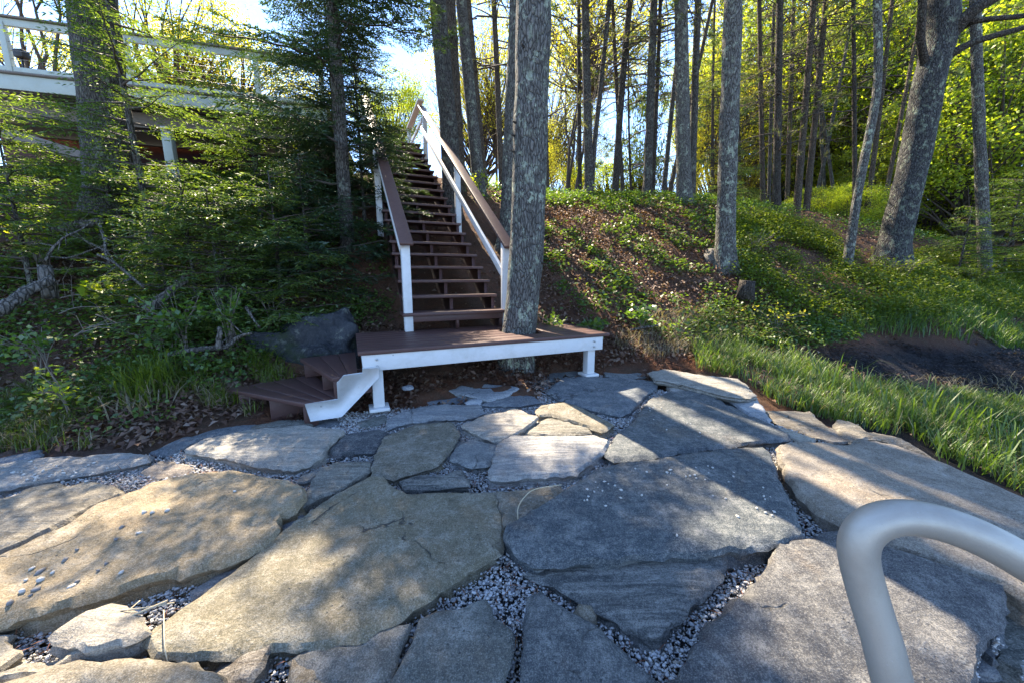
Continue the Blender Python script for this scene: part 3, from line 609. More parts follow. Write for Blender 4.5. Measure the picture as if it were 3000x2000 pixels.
# ------------------------------------------------------------------ landing platform with the corner steps
pf = empty('landing_platform', L(-.4, -.4, -1.1), 'low brown decked platform with white fascia built around the tree at the stair foot', 'platform')
U0, U1, V0, V1 = -1.72, .87, -.945, .17
nb = 8; bw = (V1-V0)/nb
for k in range(nb):
    v0 = V0+k*bw; dv = abs(v0+bw/2+.37)
    if dv < .185+bw/2:            # boards cut round the trunk
        gh = math.sqrt(max(.0, .225**2-max(0, dv-bw/2)**2))
        for ua, ub in ((U0, .025-gh), (.025+gh, U1)): place(bx(MB(), ua, ub, v0+.005, v0+bw-.005, ZD-.036, ZD).obj('deck_board', M['brown'], bevel=.004), pf)
        continue
    place(bx(MB(), U0, U1, v0+.005, v0+bw-.005, ZD-.036, ZD).obj('deck_board', M['brown'], bevel=.004), pf)
place(bx(MB(), -1.69, .79, -.925, -.887, ZD-.18, ZD-.037).obj('fascia', M['white'], bevel=.004), pf)
place(bx(MB(), -1.688, -1.65, -.886, .15, ZD-.18, ZD-.037).obj('fascia', M['white'], bevel=.004), pf)
place(bx(MB(), .752, .79, -.886, .15, ZD-.18, ZD-.037).obj('fascia', M['white'], bevel=.004), pf)
for u in (-1.1, -.55, .35): place(bx(MB(), u-.02, u+.02, -.886, .15, ZD-.175, ZD-.038).obj('joist', M['grey_wood']), pf)
for u, zb in ((-1.575, -1.175), (.675, -1.105)):
    p = place(bx(MB(), u-.047, u+.047, -.884, -.79, zb+.03, ZD-.04).obj('post', M['white'], bevel=.005), pf)
    b_ = bx(MB(), u-.085, u+.085, -.925, -.75, zb, zb+.029).obj('base_plate', M['white'], bevel=.005); place(b_, pf)
    for s in (-.045, -.105):
        w = L(u, -.928, ZD-.037+s)
        place(MB().tube([w+DV*.006, w-DV*.012], [.011, .010], 10).obj('bolt', M['bolt']), pf)
for u in (-1.45, .45): place(bx(MB(), u-.047, u+.047, .02, .11, -1.12, ZD-.04).obj('post', M['grey_wood']), pf)
def onv(px, py, v=-.925):                      # point of the fascia's plane seen at a surveyed spot
    r = ray(px, py); t = ((A3(T1[0], T1[1], 0)+DV*v)@DV)/(r@DV); P = r*t; return ((P-A3(T1[0], T1[1], 0))@EV, P[2])
zz = [(1612, 612), (1800, 600), (1800, 712), (1378, 1155), (1025, 1207), (958, 1010), (1333, 962), (1320, 772), (1398, 692), (1612, 662)]
poly = [onv(650+x/3.92, 920+y/3.92) for x, y in zz]
place(MB().prism(poly, .038, ROT, L(0, -.952, 0)).obj('step_stringer', M['white']), pf)
def tread(quad, z, name, nb):
    root = None
    q = np.array(quad)
    for k in range(nb):
        a0, a1 = k/nb+.006, (k+1)/nb-.006
        c = [q[0]+(q[1]-q[0])*a0, q[0]+(q[1]-q[0])*a1, q[3]+(q[2]-q[3])*a1, q[3]+(q[2]-q[3])*a0]
        mb = MB(); V = [L(u, v, z-.036) for u, v in c]+[L(u, v, z) for u, v in c]
        mb.add(V, np.array([[3, 2, 1, 0], [4, 5, 6, 7], [0, 1, 5, 4], [1, 2, 6, 5], [2, 3, 7, 6], [3, 0, 4, 7]]))
        place(mb.obj(name, M['brown'], bevel=.004), pf)
up = [(-1.735, -.93), (-1.93, -.955), (-2.26, -.03), (-1.735, .10)]
lo_ = [(-1.84, -.93), (-2.15, -.965), (-2.84, -.245), (-2.15, -.0)]
tread(up, -.815, 'step_board', 3); tread(lo_, -1.0, 'step_board', 4)
def support(q, t, z1, z0, ln):
    a = np.array(q[1])+(np.array(q[2])-np.array(q[1]))*t; inn = (np.array(q[0])+np.array(q[3])-np.array(q[1])-np.array(q[2])); inn = inn/np.linalg.norm(inn)
    place(beam(MB(), L(*(a+inn*.02), (z0+z1)/2), L(*(a+inn*ln), (z0+z1)/2), .04, z1-z0).obj('step_support', M['brown'], bevel=.003), pf)
for t in (.04, .34, .93): support(up, t, -.853, -.999, .4)
for t in (.04, .45, .86): support(lo_, t, -1.038, -1.24, .5 if t > .1 else .12)

# ------------------------------------------------------------------ house deck, upper left
FA, FB = A3(-7.85, 6.29, 3.05), A3(-3.45, 7.52, 3.05)
fd = (FB-FA)/np.linalg.norm(FB-FA); fn = A3(-fd[1], fd[0], 0); FA = FA-fd*2.5; FLn = np.linalg.norm(FB-FA)
hd = empty('house_deck', tuple(at(442, 440, 7.0)), 'raised house deck with pale fascia and white cable railing above the bank', 'deck')
def FP(s, back, z): return FA+fd*s+fn*back+ZV*(z-3.05)
place(beam(MB(), FP(0, 0, 2.945), FP(FLn, 0, 2.945), .04, .21).obj('fascia', M['shaded_sage'], bevel=.004), hd)
nbd = 24
dk = MB()
for k in range(nbd): beam(dk, FP(-.02, .01+k*.145, 3.07), FP(FLn+.05, .01+k*.145, 3.07), .139, .03)
place(dk.obj('deck_boards', M['grey_wood']), hd)
place(beam(MB(), FP(0, .45, 2.70), FP(FLn, .45, 2.70), .08, .24).obj('beam', M['grey_wood'], bevel=.005), hd)
place(beam(MB(), FP(0, 1.3, 2.62), FP(FLn, 1.3, 2.62), .08, .2).obj('beam', M['grey_wood'], bevel=.005), hd)
place(beam(MB(), FP(0, 3.2, 1.42), FP(FLn, 3.2, 1.42), .05, 3.25).obj('skirt_wall', M['redwood']), hd)
place(beam(MB(), at(-40, 372, 6.3), at(330, 488, 6.3), .04, .17).obj('diagonal_board', M['grey_wood'], bevel=.004), hd)
def spot(px): # distance along the fascia where a given image column meets it
    r = ray(px, 260); n = A3(r[1], -r[0], 0); return -(FA@n)/(fd@n)
for px in (-160, 36, 379, 754, 960):
    s = spot(px) if px < 960 else FLn-.06
    w = .10 if px == 379 else .075
    p = place(MB().box(FP(s, .05, 3.44), (w, w, .72), np.stack([fd, fn, ZV], 1)).obj('rail_post', M['shaded_sage'], bevel=.004), hd)
place(beam(MB(), FP(0, .05, 3.80), FP(FLn, .05, 3.80), .05, .10).obj('top_rail', M['shaded_sage'], bevel=.004), hd)
place(beam(MB(), FP(-.02, .05, 3.865), FP(FLn+.03, .05, 3.865), .14, .028).obj('rail_cap', M['grey_wood'], bevel=.004), hd)
place(beam(MB(), FP(0, .05, 3.15), FP(FLn, .05, 3.15), .05, .07).obj('bottom_rail', M['shaded_sage'], bevel=.004), hd)
for z in (3.3, 3.42, 3.54, 3.66): place(MB().tube([FP(0, .05, z), FP(FLn, .05, z)], .004, 5).obj('cable', M['cable']), hd)
s = spot(442); b0 = FP(s, .3, 3.05); gz = hz(b0[0], b0[1])[0]
place(MB().box((b0[0], b0[1], (gz+2.58)/2-.1), (.14, .14, 2.58-gz+.2), np.stack([fd, fn, ZV], 1)).obj('support_post', M['shaded_sage'], bevel=.006), hd)
for px, py, w, lab in ((62, 160, .14, 'small dark lantern on a thin post left of the big trunk, behind the deck railing'), (671, 258, .09, 'small dark block light on the deck behind the railing near the spruce')):
    P = at(px, py, 8.2); l = empty('deck_lantern', (P[0], P[1], 3.09), lab, 'lantern')
    place(MB().box(P, (w*1.4, w, w)).obj('lamp_head', M['black'], bevel=.01), l)
    place(MB().tube([(P[0], P[1], 3.086), P], .02, 8).obj('post', M['black']), l)

# ------------------------------------------------------------------ metal handrail in the foreground
hp = [(2720*1.06, 2420, .46), (2680, 2200, .48), (2612, 1990, .50), (2585, 1880, .515), (2553, 1780, .53), (2522, 1670, .545), (2513, 1605, .55), (2528, 1560, .552), (2570, 1526, .55), (2640, 1512, .545), (2728, 1523, .535), (2836, 1558, .52), (2943, 1610, .505), (3060, 1680, .49), (3400, 1890, .46)]
P = np.array([at(x, y, 1.)*d for x, y, d in hp])
def smooth(P, n=8):
    P = np.asarray(P, float); out = []
    Q = np.vstack([2*P[0]-P[1], P, 2*P[-1]-P[-2]])
    for i in range(1, len(Q)-2):
        t = np.linspace(0, 1, n, endpoint=False)[:, None]; a, b, c, d = Q[i-1:i+3]
        out.append(.5*((2*b)+(c-a)*t+(2*a-5*b+4*c-d)*t**2+(3*b-a-3*c+d)*t**3))
    return np.vstack(out+[P[-1:]])
def mean_smooth(P, k=5, it=3):
    for _ in range(it):
        Q = P.copy(); Q[1:-1] = .25*P[:-2]+.5*P[1:-1]+.25*P[2:]; P = Q
    return P
Pt = mean_smooth(smooth(P, 8), it=14)
foot = A3(Pt[0][0]+.02, Pt[0][1]-.02, -1.32)
Pt = np.vstack([[foot], Pt[0]*.5+foot*.5, Pt])
hrail = MB().tube(Pt, .0275, 40).obj('handrail', M['metal'], smooth=True)
tag(hrail, 'thick bent grey metal tube handrail close to the viewer at the lower right', 'handrail')

# ------------------------------------------------------------------ trees
def trunk(name, pts, rad, mat, parent, k=14, rough=.05, seg=.14):
    P = smooth(pts, 6); Ls = np.r_[0, np.cumsum(np.linalg.norm(np.diff(P, axis=0), axis=1))]
    m = max(6, int(Ls[-1]/seg)); t = np.linspace(0, Ls[-1], m)
    Q = np.stack([np.interp(t, Ls, P[:, i]) for i in range(3)], 1); R = np.interp(t, np.linspace(0, Ls[-1], len(rad)), rad)
    mb = MB(); sd = rng.uniform(0, 99); V0 = mb.n; mb.tube(Q, R, k)
    V = mb.V[0]; c = np.repeat(Q, k, 0); d = V-c; tt = np.repeat(t, k); an = np.tile(np.arange(k)*2*PI/k, len(t))
    lobes = .5+.5*np.sin(an*4+sd)*np.sin(an*1.+sd*2)
    d = d*(1+np.exp(-tt/.26)*(.18+.75*lobes*(k > 12)))[:, None]
    q = np.array([1+rough*1.6*mn.noise(Vector((*(x*2.2),))+Vector((sd, 0, 0)))+rough*mn.noise(Vector((x[0]*9, x[1]*9, x[2]*3+sd))) for x in V])
    mb.V[0] = c+d*q[:, None]
    o = mb.obj(name, M[mat], smooth=True)
    return place(o, parent) if parent is not None else o
def axis_pts(base, tip_dir, H, bend=.0, sink=.15):
    base = np.asarray(base); tip_dir = tip_dir/tip_dir[2]
    s = rng.normal(0, bend, 2); z = np.linspace(-sink, H, 7)
    return np.array([base+tip_dir*q+A3(s[0], s[1], 0)*math.sin(q/H*PI) for q in z])

# pine pieces, shared by all pines of one kind
def pine_branches(H, nbr, Lr, green, tufts, droop, seed):
    global rng; keep = rng; rng = np.random.default_rng(seed)
    tw, nd = MB(), MB(); C_, D_, N_ = [], [], []
    for q in range(nbr):
        z = rng.uniform(.3, H); a = rng.uniform(0, 2*PI); ln = Lr*rng.uniform(.35, 1.)*(1-.25*z/H); up = rng.normal(.12, .18)
        d = A3(math.cos(a), math.sin(a), up); s_ = np.linspace(0, 1, 5)[:, None]
        P = A3(0, 0, z)+d*ln*s_+A3(0, 0, -droop*ln)*s_**2+np.cumsum(rng.normal(0, .03*ln, (5, 3)), 0)*s_
        tw.tube(P, np.linspace(.016, .003, 5)*(.6+ln*.35), 4, False)
        for w in range(rng.integers(3, 8)):
            f = rng.uniform(.3, 1.); p0 = P[0]+(P[-1]-P[0])*f+A3(0, 0, -droop*ln*(f*f-f)); dd = d*rng.uniform(.3, 1)+A3(-d[1], d[0], 0)*rng.choice([-1, 1])*rng.uniform(.4, 1)+A3(0, 0, rng.normal(0, .25)); l2 = ln*rng.uniform(.15, .4)
            tw.tube([p0, p0+dd*l2*.5, p0+dd*l2+A3(0, 0, rng.normal(0, .05))], [.006, .004, .002], 3, False)
            if rng.random() < green:
                for t_ in range(tufts):
                    c = p0+dd*l2*rng.uniform(.4, 1.05); m = 9
                    C_.append(np.repeat(c[None], m, 0)); v = unit(m)+dd*.5+A3(0, 0, .25); D_.append(v)
    if C_:
        C_ = np.concatenate(C_); D_ = np.concatenate(D_); nd.leaves(C_, D_, unit(len(C_)), rng.uniform(.08, .15, len(C_)), .018, 0)
    rng = keep
    return tw, nd
def high_crown(R, H, ncl, nper, size, seed):
    global rng; keep = rng; rng = np.random.default_rng(seed)
    nd = MB()
    a = rng.uniform(0, 2*PI, ncl); z = rng.uniform(0, 1, ncl); r = R*(1-.65*z)*np.sqrt(rng.uniform(.1, 1, ncl))
    c = np.c_[r*np.cos(a), r*np.sin(a), z*H]
    q = np.repeat(c, nper, 0)+rng.normal(0, 1, (ncl*nper, 3))*A3(.42, .42, .16)
    nd.leaves(q, unit(len(q))*A3(1, 1, .5), unit(len(q))+A3(0, 0, 1.2), rng.uniform(.6, 1.2, len(q))*size, size*.28, .05)
    rng = keep
    return nd
VAR = {}
def variant(kind, i):
    key = (kind, i)
    if key not in VAR:
        if kind == 'bare': tw, nd = pine_branches(7.5, 46, 1.9, .30, 2, .28, 100+i); ms = (tw.obj('branches', M['twig_dark']), nd.obj('needles', M['pine']))
        elif kind == 'green': tw, nd = pine_branches(7.5, 60, 2.3, .8, 4, .12, 200+i); ms = (tw.obj('branches', M['twig_dark']), nd.obj('needles', M['pine_green']))
        elif kind == 'crown': ms = (high_crown(2.6, 5.5, 46, 40, .26, 300+i).obj('crown', M['pine']),)
        me = [o.data for o in ms]
        for o in ms: bpy.data.objects.remove(o)
        VAR[key] = me
    return VAR[key]
def attach(root, name, me, loc, rz=0., sc=1.):
    o = bpy.data.objects.new(name, me); C.objects.link(o); o.parent = root
    o.location = Vector(loc)-root.location; o.rotation_euler = (0, 0, rz); o.scale = (sc,)*3 if np.isscalar(sc) else sc
    return o
def forest_tree(base, top, w, Y, label, mat='bark_grey', kind='bare', H=13., crown=True, low=1.6, mid=None, name='pine_tree', group='tall trunks along the top of the bank', k=10):
    B = at(*base, Y); T = at(*top, Y)
    gz = hz(B[0], B[1])[0]
    r = w/F0*Y*CT/2/math.hypot(1, (base[0]-1500)/F0)*(.9 if w < 30 else 1)
    if crown and base[0] > 1600: crown = base[0] in (1727, 1896, 2004, 2122)
    d = (T-B)
    if d[2] < .2: d = A3(0, 0, 1)
    root = empty(name, (B[0]+d[0]/d[2]*(gz-B[2]), B[1], gz), label, 'tree', group)
    b0 = np.array(root.location)
    if mid is None: pts = axis_pts(b0, d, H, .06)
    else:
        pts = np.array([b0-A3(0, 0, .15)]+[at(x, y, Y) for x, y in mid]+[T]); dd = pts[-1]-pts[-2]; dd /= dd[2]; pts = np.vstack([pts, T+dd*3, T+dd*7+A3(.2, 0, 0)])
    trunk('trunk', pts, np.linspace(r, r*.42, 6), mat, root, k)
    axisp = lambda z: b0+d/d[2]*z
    if kind:
        me = variant(kind, int(rng.integers(3))); rz = rng.uniform(0, 6.28); s = rng.uniform(.85, 1.15)
        attach(root, 'branches', me[0], axisp(low), rz, s); attach(root, 'crown_spray', me[1], axisp(low), rz, s)
    if crown: attach(root, 'crown', variant('crown', int(rng.integers(3)))[0], axisp(H*(.47 if base[0] > 1600 else .62)), rng.uniform(0, 6.28), rng.uniform(.85, 1.1))
    return root
# the tree that grows through the platform
mt = empty('pine_tree', (.06, 4.22, hz(.06, 4.22)[0]), 'thick grey trunk with pale lichen growing through the landing platform', 'tree')
b = at(1512, 1115, 4.22)
trunk('trunk', [A3(b[0], 4.22, -1.25), A3(b[0], 4.22, -1.1), at(1521, 975, 4.24), at(1545, 700, 4.24), at(1556, 300, 4.24), at(1564, 0, 4.24), at(1575, -900, 4.3), at(1580, -2300, 4.4)], [.188, .186, .182, .175, .165, .15, .12], 'bark_lichen', mt, 40, .045, .06)
attach(mt, 'crown', variant('crown', 0)[0], (at(1575, -900, 4.3)[0], 4.3, 8.5), 1., 1.)
st_ = MB()
for q in range(9):
    z = rng.uniform(-.2, 2.8); a = rng.uniform(PI, 2*PI); c = at(1545, 700, 4.24)+A3(.0, 0, z-.3); dd = A3(math.cos(a), math.sin(a), .1)
    st_.tube([c+dd*.13, c+dd*.205], [.016, .009], 7)
place(st_.obj('branch_stubs', M['bark_dark']), mt)
forest_tree((1497, 640), (1523, 0), 64, 6.7, 'thick grey trunk just behind the platform trunk, half hidden by it', 'bark_lichen', 'bare', 14, True, 5.0, k=24, group=None)
forest_tree((1322, 600), (1282, 0), 54, 7.6, 'thick grey trunk right behind the upper handrail of the staircase', 'bark_grey', None, 14, True, k=20, group=None, mid=[(1318, 420), (1303, 250)])
forest_tree((1347, 540), (1318, 60), 36, 8.6, 'brownish trunk pressed close behind the thick handrail trunk', 'bark_brown', None, 13, False, group=None)
forest_tree((1402, 530), (1355, 0), 34, 8.8, 'lichen flecked trunk leaning left, second from the staircase rail', 'bark_lichen', 'bare', 13, True, 3.5, group=None, k=16)
forest_tree((1421, 532), (1392, 150), 19, 9.6, 'slim crooked greenish trunk right of the lichen flecked one', 'bark_brown', 'green', 11, False, 2.2)
forest_tree((1470, 540), (1444, 0), 19, 9.8, 'slim straight trunk just left of the half hidden thick trunk', 'bark_brown', 'bare', 12, True, 2.5)
forest_tree((1604, 568), (1602, 0), 14, 11, 'very thin trunk along the right side of the platform trunk', 'bark_brown', 'bare', 11, False, 1.4)
forest_tree((1699, 573), (1697, 0), 14, 11.5, 'very thin upright trunk left of the forked pair', 'bark_dark', 'bare', 11, False, 1.2)
forest_tree((1727, 572), (1719, 0), 29, 10.4, 'straight trunk of the forked pair at the crest', 'bark_grey', 'bare', 13, True, 2.8, k=14)
forest_tree((1733, 560), (1786, 0), 17, 10.5, 'thin trunk of the forked pair that leans right', 'bark_grey', None, 12, False, mid=[(1741, 430), (1756, 290)])
forest_tree((1802, 573), (1846, 0), 23, 10.6, 'mottled dark trunk leaning right between the pair and the crossing twins', 'bark_dark', 'bare', 12, True, 3, mid=[(1812, 400), (1827, 200)])
forest_tree((1826, 570), (1806, 0), 14, 11.2, 'thin trunk crossing behind the mottled leaning one', 'bark_brown', 'bare', 12, False, 2)
forest_tree((1850, 570), (1846, 260), 9, 13, 'small dark trunk of a young green pine at the crest', 'bark_dark', 'green', 6, False, .8)
forest_tree((1896, 570), (1915, 0), 28, 10.2, 'left trunk of the close dark twins', 'bark_grey', 'bare', 13, True, 2.5, k=14)
forest_tree((1912, 568), (1933, 0), 15, 10.9, 'thinner right trunk of the close dark twins', 'bark_dark', 'bare', 12, False, 2.5)
forest_tree((1944, 566), (1985, 150), 17, 11.2, 'slim grey trunk leaning right before the stout upright one', 'bark_grey', None, 10, False)
forest_tree((1960, 568), (2040, 180), 15, 11.6, 'slim trunk slanting behind the stout upright one', 'bark_brown', None, 10, False)
forest_tree((2004, 585), (2001, 0), 44, 9.6, 'stout upright trunk at the crest with greenish lichen', 'bark_lichen', 'bare', 14, True, 3.5, k=18)
forest_tree((2027, 560), (2055, 0), 26, 10.5, 'trunk leaning right from behind the stout upright one', 'bark_grey', 'green', 13, True, 4.)
bt = forest_tree((2122, 772), (2146, 0), 60, 6.6, 'grey trunk standing lowest on the fern bank, with a root flare', 'bark_lichen', None, 14, True, k=28, group=None)
forest_tree((2236, 603), (2227, 0), 18, 12, 'thin sunlit edged trunk right of the low bank tree', 'bark_brown', 'bare', 12, False, 2.2)
forest_tree((2252, 603), (2266, 100), 14, 13, 'thin pale trunk beside the very dark straight trunk', 'bark_grey', 'green', 11, False, 3)
forest_tree((2274, 605), (2284, 0), 28, 11, 'very dark straight trunk with many dead side twigs', 'bark_dark', 'bare', 13, False, 1.2, k=14)
forest_tree((2306, 580), (2323, 0), 17, 14, 'pale trunk behind the very dark straight one', 'bark_brown', 'bare', 12, False, 2)
forest_tree((2335, 606), (2386, 0), 25, 11.6, 'reddish brown trunk leaning right, left of two', 'bark_brown', 'bare', 13, False, 2.5)
forest_tree((2363, 606), (2394, 250), 24, 12, 'tan trunk right of the reddish leaning one', 'bark_brown', 'green', 12, False, 4)
forest_tree((2394, 565), (2468, 180), 17, 15, 'slender bare trunk slanting strongly right against the sky', 'bark_grey', None, 9, False)
forest_tree((2418, 575), (2407, 260), 15, 15.5, 'slender trunk crossing the strongly slanting one', 'bark_grey', 'bare', 10, False, 3)
forest_tree((2447, 590), (2420, 380), 14, 14, 'short slender trunk tilted left near the sky gap', 'bark_grey', None, 7, False)
forest_tree((2505, 645), (2497, 0), 18, 11.5, 'straight dark trunk behind the curved grey one', 'bark_dark', 'green', 12, False, 2.5)
forest_tree((2488, 722), (2570, 0), 31, 7.6, 'curved grey trunk left of the big leaning tree', 'bark_lichen', None, 13, False, mid=[(2513, 570), (2540, 430), (2566, 290), (2573, 180)], group=None, k=16)
forest_tree((2537, 640), (2566, 380), 20, 12, 'pale trunk seen between the curved grey and big leaning ones', 'bark_brown', None, 10, False)
forest_tree((2580, 650), (2632, 380), 18, 12.5, 'tan trunk leaning right behind the big leaning tree', 'bark_brown', None, 10, False)
forest_tree((2886, 712), (2874, 100), 46, 9.0, 'sturdy grey trunk at the right with sunlit left edge', 'bark_lichen', None, 13, False, k=18, group=None)
forest_tree((2804, 665), (2808, 280), 23, 13, 'brown trunk in the shade between leaning tree and sturdy grey trunk', 'bark_brown', 'green', 11, False, 4)
forest_tree((2700, 630), (2700, 300), 16, 16, 'dim trunk in the shade right of the big leaning tree', 'bark_dark', None, 11, False)
forest_tree((2968, 600), (2976, 300), 16, 14, 'dim thin trunk near the right edge', 'bark_dark', 'green', 10, False, 2)
forest_tree((2090, 560), (2096, 150), 12, 17, 'faint far trunk between the stout upright one and the low bank tree', 'bark_brown', 'green', 11, False, 2)
forest_tree((2170, 570), (2166, 150), 12, 18, 'faint far trunk just right of the low bank tree', 'bark_brown', 'green', 11, False, 2)
# big leaning tree with limbs
Bl = at(2612, 762, 8.0); rl = 98/F0*8*CT/2/math.hypot(1, 1150/F0)
bl = empty('oak_tree', (Bl[0], 8.0, hz(Bl[0], 8.)[0]), 'big dark leaning tree with limbs reaching to the upper right', 'tree')
lp = [at(2606, 790, 8.), at(2612, 755, 8.), at(2651, 579, 8.), at(2692, 408, 8.), at(2721, 235, 8.), at(2753, 122, 8.), at(2763, 0, 8.), at(2790, -300, 8.), at(2840, -900, 8.3)]
trunk('trunk', lp, [rl*1.08, rl, rl*.98, rl*.97, rl*.95, rl*.9, rl*.7, rl*.45], 'bark_oak', bl, 30, .05, .09)
for nm, q in enumerate([[(2755, 190, 22), (2790, 158, 20), (2860, 122, 15), (3005, 80, 12), (3120, 40, 7)], [(2770, 120, 40), (2805, 77, 34), (2863, 25, 28), (2960, -30, 22), (3100, -90, 12)],
                        [(2785, 110, 18), (2830, 75, 15), (2870, 60, 13), (3010, 46, 10), (3150, 20, 6)], [(2712, 200, 20), (2698, 120, 18), (2702, 0, 16), (2700, -200, 10)]]):
    rr = np.array([w for *_, w in q])/F0*8*CT/2
    mb = MB().tube(smooth([at(x, y, 8.-.15*i) for i, (x, y, w) in enumerate(q)], 5), np.interp(np.linspace(0, 1, (len(q)-1)*5+1), np.linspace(0, 1, len(q)), rr), 10, jit=.03)
    place(mb.obj('limb', M['bark_dark'], smooth=True), bl)

# ---- broadleaf trees: limbs to clumps, clumps of leaves
def leafy(R, Hc, ncl, nper, size, seed, mat, twig='twig_dark', spread=.36, r0=.05):
    global rng; keep = rng; rng = np.random.default_rng(seed)
    c = unit(ncl)*np.cbrt(rng.uniform(.12, 1., ncl))[:, None]*A3(R, R, Hc/2)+A3(0, 0, Hc/2)
    nb = MB()
    for p in c:
        q0 = A3(0, 0, max(-.6, p[2]*.45-.5)); m_ = (q0+p)/2+rng.normal(0, .12*R, 3)
        nb.tube([q0, m_, p+rng.normal(0, .1, 3)], [r0, r0*.55, r0*.18], 4, False)
        for w in range(3):
            d = unit(1)[0]*spread*1.6; nb.tube([p, p+d], [r0*.2, r0*.08], 3, False)
    w = rng.lognormal(0, .35, ncl); k = np.maximum(4, (w*nper).astype(int))
    q = np.repeat(c, k, 0)+rng.normal(0, 1, (k.sum(), 3))*A3(spread, spread, spread*.55)
    lv = MB(); lv.leaves(q, unit(len(q))*A3(1, 1, .6)-A3(0, 0, .2), unit(len(q))*.8+A3(0, 0, .8), rng.uniform(.6, 1.2, len(q))*size, size*.62, .1)
    rng = keep
    a, b_ = nb.obj('limbs', M[twig]), lv.obj('crown', M[mat]); r = (a.data, b_.data); bpy.data.objects.remove(a); bpy.data.objects.remove(b_); return r
LV = {}
def broadleaf(px, py, Y, wpx, hpx, label, kind='maple', cat='tree', group='leafy trees in the woods behind', name='leafy_tree', trunk_r=.07):
    """crown centred on a surveyed spot, standing on the ground under it"""
    v = int(rng.integers(2)); key = (kind, v)
    if key not in LV:
        p = dict(maple=('maple', 120, 230, .085, .30), golden=('golden', 110, 120, .075, .32), far=('maple', 110, 150, .09, .30), pine_green=('pine_green', 80, 60, .15, .28))[kind]
        LV[key] = leafy(1., 2., p[1], p[2], p[3]*.42, 500+len(LV), p[0], spread=p[4]*.42, r0=.018)
    c = at(px, py, Y); s = Y/F0
    gz = hz(c[0], Y)[0]; R = wpx*s/2; Hc = max(.6, hpx*s)
    root = empty(name, (c[0], Y, gz), label, cat, group)
    z0 = c[2]-Hc/2
    for q, nm in zip(LV[key], ('limbs', 'crown')): attach(root, nm, q, (c[0], Y, z0), rng.uniform(0, 6.28), (R, R, Hc/2))
    if z0 > gz-.2: trunk('trunk', [A3(c[0], Y, gz-.1), A3(c[0]+.05, Y, (gz+z0)/2), A3(c[0], Y, z0+Hc*.6)], [trunk_r, trunk_r*.8, trunk_r*.3], 'bark_grey', root, 8)
    return root
bl_list = [
 (1740, 90, 23, 420, 240, 'airy far foliage high above the forked pair', 'golden'),
 (1600, 330, 25, 260, 300, 'pale far foliage just right of the platform trunk', 'golden'),
 (2960, 640, 16, 420, 190, 'low thicket at the right edge beyond the sturdy grey trunk', 'maple'),
 (2820, 230, 21, 560, 620, 'tall maple crown deep behind the sturdy grey trunk', 'maple'),
 (2500, 300, 24, 520, 620, 'deep green-gold foliage far behind the curved grey trunk', 'far'),
 (2300, 150, 23, 420, 420, 'far sunlit foliage high between the dark straight trunk and reddish one', 'maple'),
 (2180, 200, 25, 300, 420, 'far yellow foliage high to the right of the low bank tree', 'golden'),
 (2700, 620, 19, 420, 200, 'sunlit thicket low behind the big leaning tree', 'maple'),
 (2330, 520, 22, 360, 200, 'sunlit thicket low behind the reddish leaning trunks', 'maple'),
 (2930, 330, 13, 520, 560, 'broad bright yellow-green maple filling the right edge', 'maple'),
 (2760, 480, 15, 420, 420, 'bright maple foliage behind the big leaning tree', 'maple'),
 (2960, 120, 17, 600, 420, 'yellow-green crown at the upper right corner', 'maple'),
 (2640, 160, 17, 420, 420, 'sunlit maple crown between curved trunk and leaning tree', 'maple'),
 (2560, 420, 18, 330, 380, 'sunlit young maple between the curved trunk and sky gap', 'maple'),
 (2440, 150, 19, 360, 420, 'airy yellow-green crown above the slanting slender trunks', 'golden'),
 (2330, 330, 20, 320, 480, 'airy maple behind the reddish leaning trunks', 'far'),
 (2230, 420, 20, 240, 420, 'yellow-green tree right of the low bank tree', 'golden'),
 (2110, 380, 21, 260, 420, 'golden tree between stout upright trunk and low bank tree', 'golden'),
 (2490, 610, 12.5, 200, 130, 'low bright shrub on the crest under the sky gap', 'maple'),
 (2380, 610, 13.5, 160, 110, 'low green shrub on the crest below the reddish trunks', 'far'),
 (1960, 545, 15, 200, 110, 'low sunlit bush behind the crest left of the stout trunk', 'golden'),
 (1780, 540, 16, 260, 130, 'low sunlit bush behind the crest at the forked pair', 'far'),
 (1640, 550, 17, 200, 120, 'low pale bush behind the crest right of the platform trunk', 'golden'),
 (1690, 430, 22, 200, 260, 'thin golden tree in the sky gap right of the platform trunk', 'golden'),
 (1450, 240, 18, 200, 260, 'yellow-green foliage between the slim trunks right of the staircase', 'golden'),
 (1400, 250, 19, 300, 420, 'sunlit foliage between the trunks by the staircase rail', 'golden'),
 (1150, 330, 13.5, 200, 220, 'yellow-green foliage glowing behind the top of the staircase', 'maple'),
 (1460, 560, 12, 160, 60, 'low green plants on the crest beside the staircase', 'maple'),
 (480, 120, 14, 420, 420, 'golden tree behind the deck between big trunk and blue sky', 'golden'),
 (700, 250, 16, 420, 140, 'golden bushes behind the deck railing near the spruce', 'golden'),
 (60, 190, 15, 300, 260, 'golden tree behind the deck at the left edge', 'golden'),
 (2140, 600, 13.5, 150, 90, 'dark low shrub behind the low bank tree', 'pine_green'),
 (1880, 420, 15, 150, 420, 'green white pine sapling between mottled and twin trunks', 'pine_green'),
 (2060, 300, 24, 200, 300, 'distant pale green tree between stout trunks', 'far'),
]
for px, py, Y_, w, h, lab, kd in bl_list: broadleaf(px, py, Y_, w, h, lab, kd, 'shrub' if 'bush' in lab or 'shrub' in lab or 'plants' in lab else 'tree', name='shrub' if 'bush' in lab or 'shrub' in lab or 'plants' in lab else 'leafy_tree')

